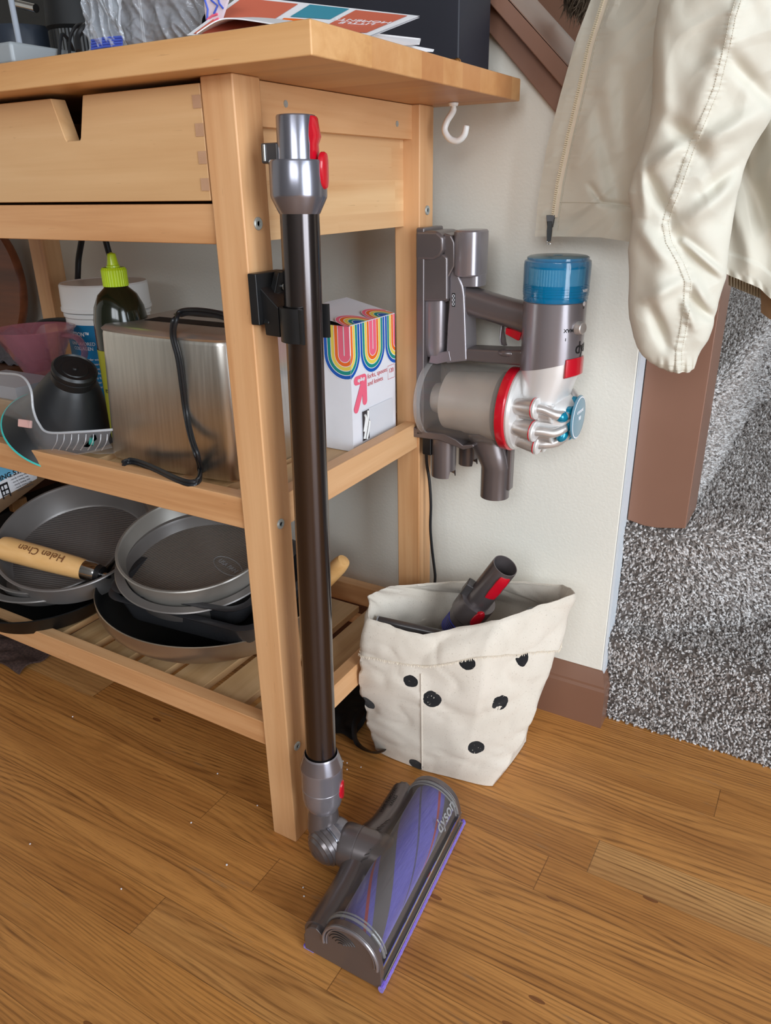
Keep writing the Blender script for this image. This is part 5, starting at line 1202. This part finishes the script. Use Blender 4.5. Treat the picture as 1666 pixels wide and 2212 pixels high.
# rectangular pans
def rpan(name, label, c, ang_, up, w_, h_, depth, mat, taper=.014, fl=.010):
    t = thing(name, label, 'baking pan', tuple(c)); M_ = frame(c, up, (cos(ang_), sin(ang_), 0))
    def ring(z, i, r): return [M_@V((x, y, z)) for x, y in rrect(w_-2*i, h_-2*i, r, 8)]
    b = B(); b.loft([ring(-depth, taper, .020), ring(-depth+.004, taper-.003, .022), ring(-.002, 0, .026), ring(0, -fl, .034), ring(.0016, -fl-.001, .034), ring(.0022, -fl, .034), ring(.0018, .0005, .026), ring(-.003, .0022, .025), ring(-depth+.005, taper-.001, .022), ring(-depth+.0015, taper+.003, .018)], caps=(True, True)); b.build('pan_wall', mat, t, ang=50)
    return t
rp = rpan('roasting_pan', 'large dark rectangular pan sitting directly in the wok', V((-.245, .170, .2545)), radians(8), V((.04, -.05, 1)), .235, .215, .045, PAND)
RMm = frame(V((-.245, .170, .2545)), V((.04, -.05, 1)), (cos(radians(8)), sin(radians(8)), 0))
b = B(); b.text('15x10x2', .011, RMm@Matrix.Translation((-.03, -.1120, .0026)), .0003); b.build('embossed_size', PANG, rp, norm=False)
rp2 = rpan('loaf_pan', 'smaller dark square pan tucked under the round silver pans', V((-.262, .165, .2675)), radians(12), V((.02, -.06, 1)), .205, .19, .040, PAND)
RM2 = frame(V((-.262, .165, .2675)), V((.02, -.06, 1)), (cos(radians(12)), sin(radians(12)), 0))
b = B(); b.text('9x9x2', .010, RM2@Matrix.Translation((-.01, -.0995, .0026)), .0003); b.build('embossed_size', PANG, rp2, norm=False)
UPR = V((.10, -.20, 1)).normalized()
c3 = at(430, 1205, z=.283); c4 = at(424, 1166, z=.312)
d3 = dish('cake_pan', 'round grey cake pan with wide flange, second from top of the right stack', c3, UPR, .108, .098, .036, PANG, flange=.012)
d4 = dish('cake_pan', 'round silver cake pan with ribbed base, topmost of the right stack', c4, V((.09, -.22, 1)).normalized(), .112, .104, .046, PANL, RIBL, flange=.003, oval=(.040, .012, -.25))
# left stack
sk = thing('skillet', 'black iron skillet at the bottom of the left pan stack', 'skillet', (-.60, .14, ZL))
SKC = at(95, 1262, z=.205)
b = B(); b.lathe([(.0001, -.0385), (.085, -.0385), (.095, -.034), (.118, -.002), (.120, 0), (.118, .001), (.1145, -.001), (.092, -.031), (.0001, -.034)], tiltM(SKC, (0, 0, 1)), 80, caps=(False, False)); b.build('pan_wall', pbr('seasoned_iron', (11, 11, 11), .55, spec=.35), sk, ang=40)
UPL = V((.05, -.13, 1)).normalized()
dish('pie_pan', 'dark grey pie pan with wide rim, just above the black skillet', at(118, 1222, z=.222), V((.02, -.06, 1)).normalized(), .098, .080, .025, PANG, flange=.012)
dish('pie_pan', 'grey pan with bright rolled rim, second from top of the left stack', at(122, 1204, z=.2405), UPL, .094, .084, .028, PANG, flange=.004)
dish('cake_pan', 'large grey cake pan tilted forward, topmost of the left stack', at(158, 1152, z=.288), V((.20, -.34, 1)).normalized(), .116, .106, .044, PANG, RIBG, flange=.003)
# background at the left of the lower shelf
sb = thing('step_stool_box', 'brown carton with white and blue folding step label at the far left', 'carton', (-.80, .2, .29))
bxx = -.700
qb = [at(-60, 1154, x=bxx), at(104, 1030, x=bxx), at(96, 985, x=bxx), at(-60, 1040, x=bxx)]
b = B(); b.prism(qb, (-.20, 0, 0)); b.build('carton', pbr('kraft_card', (128, 100, 74), .7, var=.06), sb, bevel=.001)
lq = [at(0, 1078, x=bxx+.0006), at(80, 1034, x=bxx+.0006), at(80, 985, x=bxx+.0006), at(-30, 1010, x=bxx+.0006), at(-30, 1092, x=bxx+.0006)]
b = B(); b.add(lq, [(0, 1, 2, 3, 4)]); b.build('label', PAL['white'], sb, norm=False)
b = B(); b.add([at(u, v, x=bxx+.0009) for u, v in ((-30, 1050), (0, 1041), (45, 1014), (40, 990), (-30, 1010))], [(0, 1, 2, 3, 4)]); b.build('label_band', PAL['sky'], sb, norm=False)
tA, tB = at(0, 1036, x=bxx+.0012), at(44, 1017, x=bxx+.0012)
LM = axes(tA.lerp(tB, .5), (tB-tA), V((0, 0, 1)))
b = B(); b.text('FOLDING STEP', .0125, Matrix.Translation(LM@V((-.010, .001, 0))-LM.translation)@LM, .0002, bold=.02); b.build('label_lettering', PAL['ink'], sb, norm=False)
LM2 = axes(at(38, 1046, x=bxx+.0012), (tB-tA), V((0, 0, 1)))
b = B()
for k in range(6): b.text('- sturdy folding step', .0042, LM2@Matrix.Translation((.004+.0015*k, .018-.0058*k, 0)), .0001)
b.build('label_lettering', PRINTGREY, sb, norm=False)
b = B(); LM3 = axes(at(11, 1058, x=bxx+.0012), (tB-tA), V((0, 0, 1)))
for x0_, x1_, y0_, y1_ in ((-.008, .008, .008, .012), (-.007, .007, -.002, .001), (-.008, -.0055, -.015, .010), (.0055, .008, -.015, .010), (-.002, 0, -.010, .010), (-.006, .006, -.010, -.008)): b.add([LM3@V((x, y, 0)) for x, y in ((x0_, y0_), (x1_, y0_), (x1_, y1_), (x0_, y1_))], [(0, 1, 2, 3)])
b.build('stool_picture', PAL['ink'], sb, norm=False)
b = B(); b.box(-.785, -.735, .10, .30, ZL, .262); tag(b.build('dark_bin', pbr('dark_bin', (30, 27, 26), .6), bevel=.004), 'dark bin under the step stool carton on the lower shelf', 'bin')
tv = thing('slatted_trivet', 'pale wooden slats standing behind the left pan stack', 'trivet', (-.66, .33, ZL))
for u in (101, 111, 121, 130):
    p0, p1 = at(u, 1050, y=.335), at(u+12, 1105, y=.335); b = B(); b.prism([p0+V((0, 0, .06)), p0+V((.006, 0, .06)), p1+V((.006, 0, 0)), p1], (0, .02, 0)); b.build('slat', WRAW, tv)
b = B(); p = at(40, 1093, x=-.72); b.box(p.x-.012, p.x+.002, p.y-.012, p.y+.018, .262, p.z+.012); tag(b.build('wood_block', WRAW, bevel=.002), 'small tan wood block under the step stool carton', 'block')
b = B(); b.grid(lambda s, t: V((-.95+.30*s, .06+.20*t, .003+.03*abs(noise.noise(V((s*5, t*4, 7))))+.01*sin(pi*s))), 40, 24); tag(b.build('fuzzy_rug', pbr('brown_fur_rug', (70, 52, 46), .95, var=.5, vs=240, bump=.6, bs=300), solid=.003, ang=80), 'dark brown fuzzy cloth on the floor at the far left', 'rug')
THREAD = pbr('thread', (202, 194, 176), .8)
# ---------------------------------------------------------------- hanging jacket
jk = thing('jacket', 'cream nylon jacket with zip, hanging in front of the stair post', 'jacket', (.30, .34, .7))
def lerp_tab(tab, v):
    if v <= tab[0][0]: return tab[0][1:]
    for a, b_ in zip(tab[:-1], tab[1:]):
        if v <= b_[0]:
            f = (v-a[0])/(b_[0]-a[0]); f = f*f*(3-2*f) if False else f
            return tuple(x+(y-x)*f for x, y in zip(a[1:], b_[1:]))
    return tab[-1][1:]
def ridge(x, y, z, k=2.2): return max(0, 1-abs(noise.noise(V((x, y, z))))*k)
def crease(u, v, a, b_, w, h):
    ax, ay = a; bx, by = b_; dx, dy = bx-ax, by-ay; L2_ = dx*dx+dy*dy
    t = max(0, min(1, ((u-ax)*dx+(v-ay)*dy)/L2_)); d = sqrt((u-ax-t*dx)**2+(v-ay-t*dy)**2)
    return h*math.exp(-(d/w)**2)*(.35+.65*sin(pi*min(1, max(0, t*.9+.05))))
# front panel
LE = [(-80, 1309), (0, 1277), (82, 1246), (202, 1212), (318, 1182), (430, 1163.5), (511, 1156)]
ZP = [(-80, 1326), (0, 1302), (99, 1270), (185, 1251), (296, 1225), (395, 1203.5), (468, 1193), (511, 1188)]
FCR = [((1290, 220), (1345, 480), 22, -.010), ((1330, 60), (1300, 330), 30, .006), ((1275, 400), (1300, 438), 8, -.006), ((1300, 438), (1372, 446), 7, -.006), ((1225, 470), (1300, 420), 16, .004), ((1345, 150), (1352, 420), 26, -.012), ((1240, 350), (1290, 230), 16, .005), ((1400, 100), (1390, 480), 30, .006)]
def hemv(u): return 511+max(0, (u-1206))*.02+max(0, u-1290)*.14
def front(s, t, off=0):
    v = -80+(hemv(1156+s*290)+80)*t; le = lerp_tab(LE, v)[0]; u = le+(1462-le)*s
    y = .388-.050*s-.012*(1-t)
    w_ = 0
    for a, b_, wd_, h in FCR: w_ += crease(u, v, a, b_, wd_, h)
    w_ += .0030*noise.noise(V((u/60, v/190, 3)))+.0022*ridge(u/70+v/90, v/150, 8, 4)
    zd = abs(u-lerp_tab(ZP, v)[0])
    pk = .0006*noise.noise(V((v/5.5, u/40, 0))) if zd < 40 else 0
    fade = min(1, zd/22)
    p = at(u, v, y=y-w_*fade-pk-off); return p
b = B(); b.grid(lambda s, t: front(s, t), 110, 190); b.build('front_panel', JACKET, jk, ang=179, norm=False, solid=.0010, soff=0)
# placket lines, hem fold
b = B(); hp_ = [front(s/40*.98, .86, .0016) for s in range(41)]; 
for s in range(0, 400, 2):
    a, c = front(.13+s/400*.8, .875, .0008), front(.13+(s+1.2)/400*.8, .875, .0008); b.tube([a, c], .0004, 4)
for k in range(150):
    v0 = -70+k*3.8; zz = lerp_tab(ZP, v0)[0]
    for du in (16,):
        le = lerp_tab(LE, v0)[0]; s_ = (zz+du-le)/(1462-le); t0 = (v0+80)/(591); b.tube([front(s_, t0, .0008), front(s_, t0+.0038, .0008)], .0004, 4)
b.build('stitching', THREAD, jk, smooth=False)
# zip: tape, teeth, slider and pull
def onfront(u, v, off):
    le = lerp_tab(LE, v)[0]; s = (u-le)/(1462-le); t = (v+80)/(hemv(1156+s*290)+80); return front(s, t, off)
zt = [(lerp_tab(ZP, v)[0], v) for v in range(-70, 472, 6)]
b = B(); b.loft([[onfront(u+2, v, .0024), onfront(u+12, v, .0020), onfront(u+12, v, .0004), onfront(u+2, v, .0004)] for u, v in zt]); b.build('zip_tape', pbr('zip_tape', (226, 214, 194), .8), jk)
b = B()
v = -70.
while v < 468:
    u = lerp_tab(ZP, v)[0]; p = onfront(u-1, v, .0030); q = onfront(u+4.4, v+1.2, .0030); d = (q-p)
    M_ = axes(p, d, V((0, 0, 1))); b.box(-.0004, .0030, -.0008, .0008, -.0009, .0009, M_); v += 4.6
b.build('zip_teeth', pbr('cream_teeth', (232, 222, 196), .4), jk, smooth=False)
zs_ = onfront(1191, 476, .003); zm = axes(zs_, _R, V((0, 0, 1)))
b = B(); b.loft([[zm@V((x*s_, y, h)) for x, y in ((-.004, 0), (.004, 0), (.004, .0)) for h in (0,)] for s_ in (1,)]) if False else None
b = B(); b.prism([zm@V((x, y, 0)) for x, y in ((-.0055, .006), (.0055, .006), (.0042, -.002), (.0032, -.008), (-.0032, -.008), (-.0042, -.002))], V((0, -.0035, 0))); b.build('zip_slider', pbr('gunmetal', (84, 82, 82), .3, metal=.9), jk, bevel=.0006)
b = B(); b.prism([zm@V((x, y, 0))+V((0, -.0038, 0)) for x, y in ((-.0026, -.001), (.0030, -.001), (.0036, -.012), (.0030, -.024), (-.0016, -.024), (-.0028, -.012))], V((0, -.0016, 0))); b.build('zip_pull', pbr('rubber_pull', (44, 46, 46), .5, bump=.6, bs=900), jk, bevel=.0005)
b = B(); cpt = zm@V((.0008, -.0250, 0))+V((0, -.0045, 0)); b.tube([cpt+_R*(.0022*cos(t))+V((0, 0, .0022*sin(t))) for t in [2*pi*k/20 for k in range(20)]], .0004, 6, closed=True); b.build('pull_ring', CHROME, jk)
# sleeve
SL = [(-100, 1462, 1800), (0, 1430, 1765), (100, 1420, 1738), (200, 1420, 1695), (262, 1408, 1662), (330, 1390, 1625), (372, 1372, 1608), (415, 1361, 1594), (470, 1372, 1584), (540, 1362, 1572), (600, 1362, 1566), (650, 1362, 1552), (690, 1365, 1544), (730, 1373, 1528), (752, 1381, 1514), (768, 1390, 1507), (782, 1404, 1503), (794, 1425, 1499), (802, 1448, 1490)]
SM = [(-100, 1625), (0, 1598), (60, 1578), (120, 1566), (200, 1546), (280, 1512), (330, 1492), (400, 1468), (440, 1452), (480, 1440), (520, 1447), (560, 1470), (600, 1486), (650, 1484), (700, 1477), (750, 1467), (803, 1466)]
SCR = [((1600, 20), (1500, 260), 26, .010), ((1440, 250), (1520, 340), 20, -.010), ((1395, 370), (1500, 300), 16, .010), ((1400, 372), (1450, 470), 14, -.010), ((1390, 330), (1397, 460), 10, .006), ((1560, 120), (1665, 235), 18, -.010), ((1500, 330), (1640, 250), 22, .011), ((1520, 420), (1600, 350), 16, -.011), ((1480, 480), (1590, 400), 18, .010), ((1450, 500), (1548, 590), 20, -.012), ((1380, 480), (1440, 560), 18, .010), ((1478, 520), (1556, 588), 9, .014), ((1410, 660), (1440, 740), 14, -.012), ((1400, 640), (1478, 600), 14, .007), ((1490, 640), (1550, 690), 12, -.012), ((1500, 700), (1480, 640), 10, .008), ((1430, 560), (1420, 690), 26, .008), ((1500, 600), (1530, 660), 12, .009), ((1430, 60), (1440, 250), 18, .009), ((1640, 300), (1560, 480), 18, -.009)]
g_ = V((.975, .22, 0)).normalized(); pz_ = V((.22, -.975, 0)).normalized()  # across / towards the viewer
def sleeve(s, t, off=0.):
    v = -100+902*t; l, r = lerp_tab(SL, v); a = 2*pi*s
    yb = .300+.015*t
    pl, pr_ = at(l, v, y=yb+.0), at(r, v, y=yb+.0); c = (pl+pr_)/2; rx = (pr_-pl).length/2
    flat = .62-.12*t
    u = (l+r)/2-(r-l)/2*cos(a)
    p = c-g_*rx*cos(a)+pz_*(rx*flat*(abs(sin(a))**.85)*(1 if sin(a) > 0 else -1))
    fr = max(0, sin(a))**.6 if sin(a) > 0 else 0.
    w_ = 0
    for q0, q1, wd_, h in SCR: w_ += crease(u, v, q0, q1, wd_, h)
    w_ += .006*noise.noise(V((u/85-v/190, v/130+u/240, 5)))+.0022*ridge(u/110+v/150, v/170-u/230, 12, 3.2)+.0012*noise.noise(V((u/40-v/90, v/70, 17)))
    sm = lerp_tab(SM, v)[0]; ds = abs(u-sm)
    if ds < 26: w_ += (.0012 if ds < 7 else 0)+.0024*noise.noise(V((v/5.0, u/22, 4)))*math.exp(-(ds/12)**2)
    if t > .955: w_ += .0022*sin(u/3.1+2*noise.noise(V((u/9, 1, 1))))*((t-.955)/.045)*(1 if u > 1420 else .3)
    side_ = .25*w_*(1-fr)
    return p+pz_*(w_*fr+off*fr)-g_*(cos(a)*side_)
b = B(); b.grid(lambda s, t: sleeve(s, t), 190, 330, cu=True); b.build('sleeve', JACKET, jk, ang=179, norm=False, solid=.0010, soff=0)
def sleeve_at(u, v, off):
    t = (v+100)/902; l, r = lerp_tab(SL, v); cc = max(-1, min(1, -(u-(l+r)/2)/((r-l)/2))); return sleeve(math.acos(cc)/(2*pi), t, off)
b = B()
for du in (-6, 6):
    v = -90
    while v < 796: a, c = sleeve_at(lerp_tab(SM, v)[0]+du, v, .0005), sleeve_at(lerp_tab(SM, v+3)[0]+du, v+3, .0005); b.tube([a, c], .00045, 4); v += 5
for k in range(60):
    u = 1400+k*1.7; b.tube([sleeve_at(u, 783+(u-1400)*.02, .0005), sleeve_at(u+1, 783+(u-1400)*.02, .0005)], .0004, 4)
b.build('sleeve_stitching', THREAD, jk, smooth=False)
# rear panel at the right, its turned hem, lining and hood
def back(s, t):
    u = 1540+250*s; hv = 588+max(0, u-1560)*.42+max(0, u-1640)*.5; v = -100+(hv+100)*t
    w_ = crease(u, v, (1600, 330), (1680, 540), 26, -.014)+crease(u, v, (1660, 250), (1720, 560), 30, .012)+crease(u, v, (1580, 420), (1620, 570), 18, .008)+.006*ridge(u/60, v/160, 21)-.003
    w_ += .002*(t > .93)+.0012*sin(u/4)*(1 if t > .985 else 0)
    return at(u, v, y=.372-.02*s-w_)
b = B(); b.grid(back, 80, 150); b.build('back_panel', JACKET, jk, ang=179, norm=False, solid=.0010, soff=0)
b = B(); b.grid(lambda s, t: at(1575+120*s, 570+(46+30*s)*t+20*s, y=.412+.002*sin(s*120)), 90, 12); b.build('lining_hem', JACKET_IN, jk, ang=179, norm=False, solid=.001)
b = B(); b.grid(lambda s, t: at(1646+(70*s)*(1-.2*t), 600+90*t*(1-.5*abs(s-.35)), y=.400-.012*sin(pi*s)), 24, 24); b.build('hood_flap', pbr('tan_suede', (150, 118, 86), .8, var=.1), jk, ang=179, norm=False, solid=.002)
# fur trimmed coat hanging further back
fc = thing('fur_trimmed_coat', 'brown fur trim of a coat hanging above the stairs, top edge of view', 'coat', (.22, .62, 1.0))
def furp(s, t): return at(1225+110*s, -60+(75+45*s)*t, y=.60-.03*sin(pi*s))
b = B(); b.grid(furp, 30, 30); b.build('coat_collar', pbr('dark_collar', (70, 56, 46), .9), fc, ang=179, norm=False, solid=.01)
b = B(); rnd = random.Random(5)
for k in range(1600):
    s, t = rnd.random(), rnd.random(); p = furp(s, t)+V((0, -.004, 0)); d = V((rnd.gauss(.25, .3), rnd.gauss(-.7, .2), rnd.gauss(-.7, .3))).normalized(); L = rnd.uniform(.012, .026)
    b.tube([p, p+d*L*.55, p+d*L+V((0, 0, -.004))], [.0007, .0006, .0001], 3, caps=(False, False))
fr_ = b.build('fur', pbr('brown_fur', (96, 80, 64), .8, var=.3, vs=200), fc, smooth=False, merge=False, norm=False); fr_['kind'] = 'stuff'
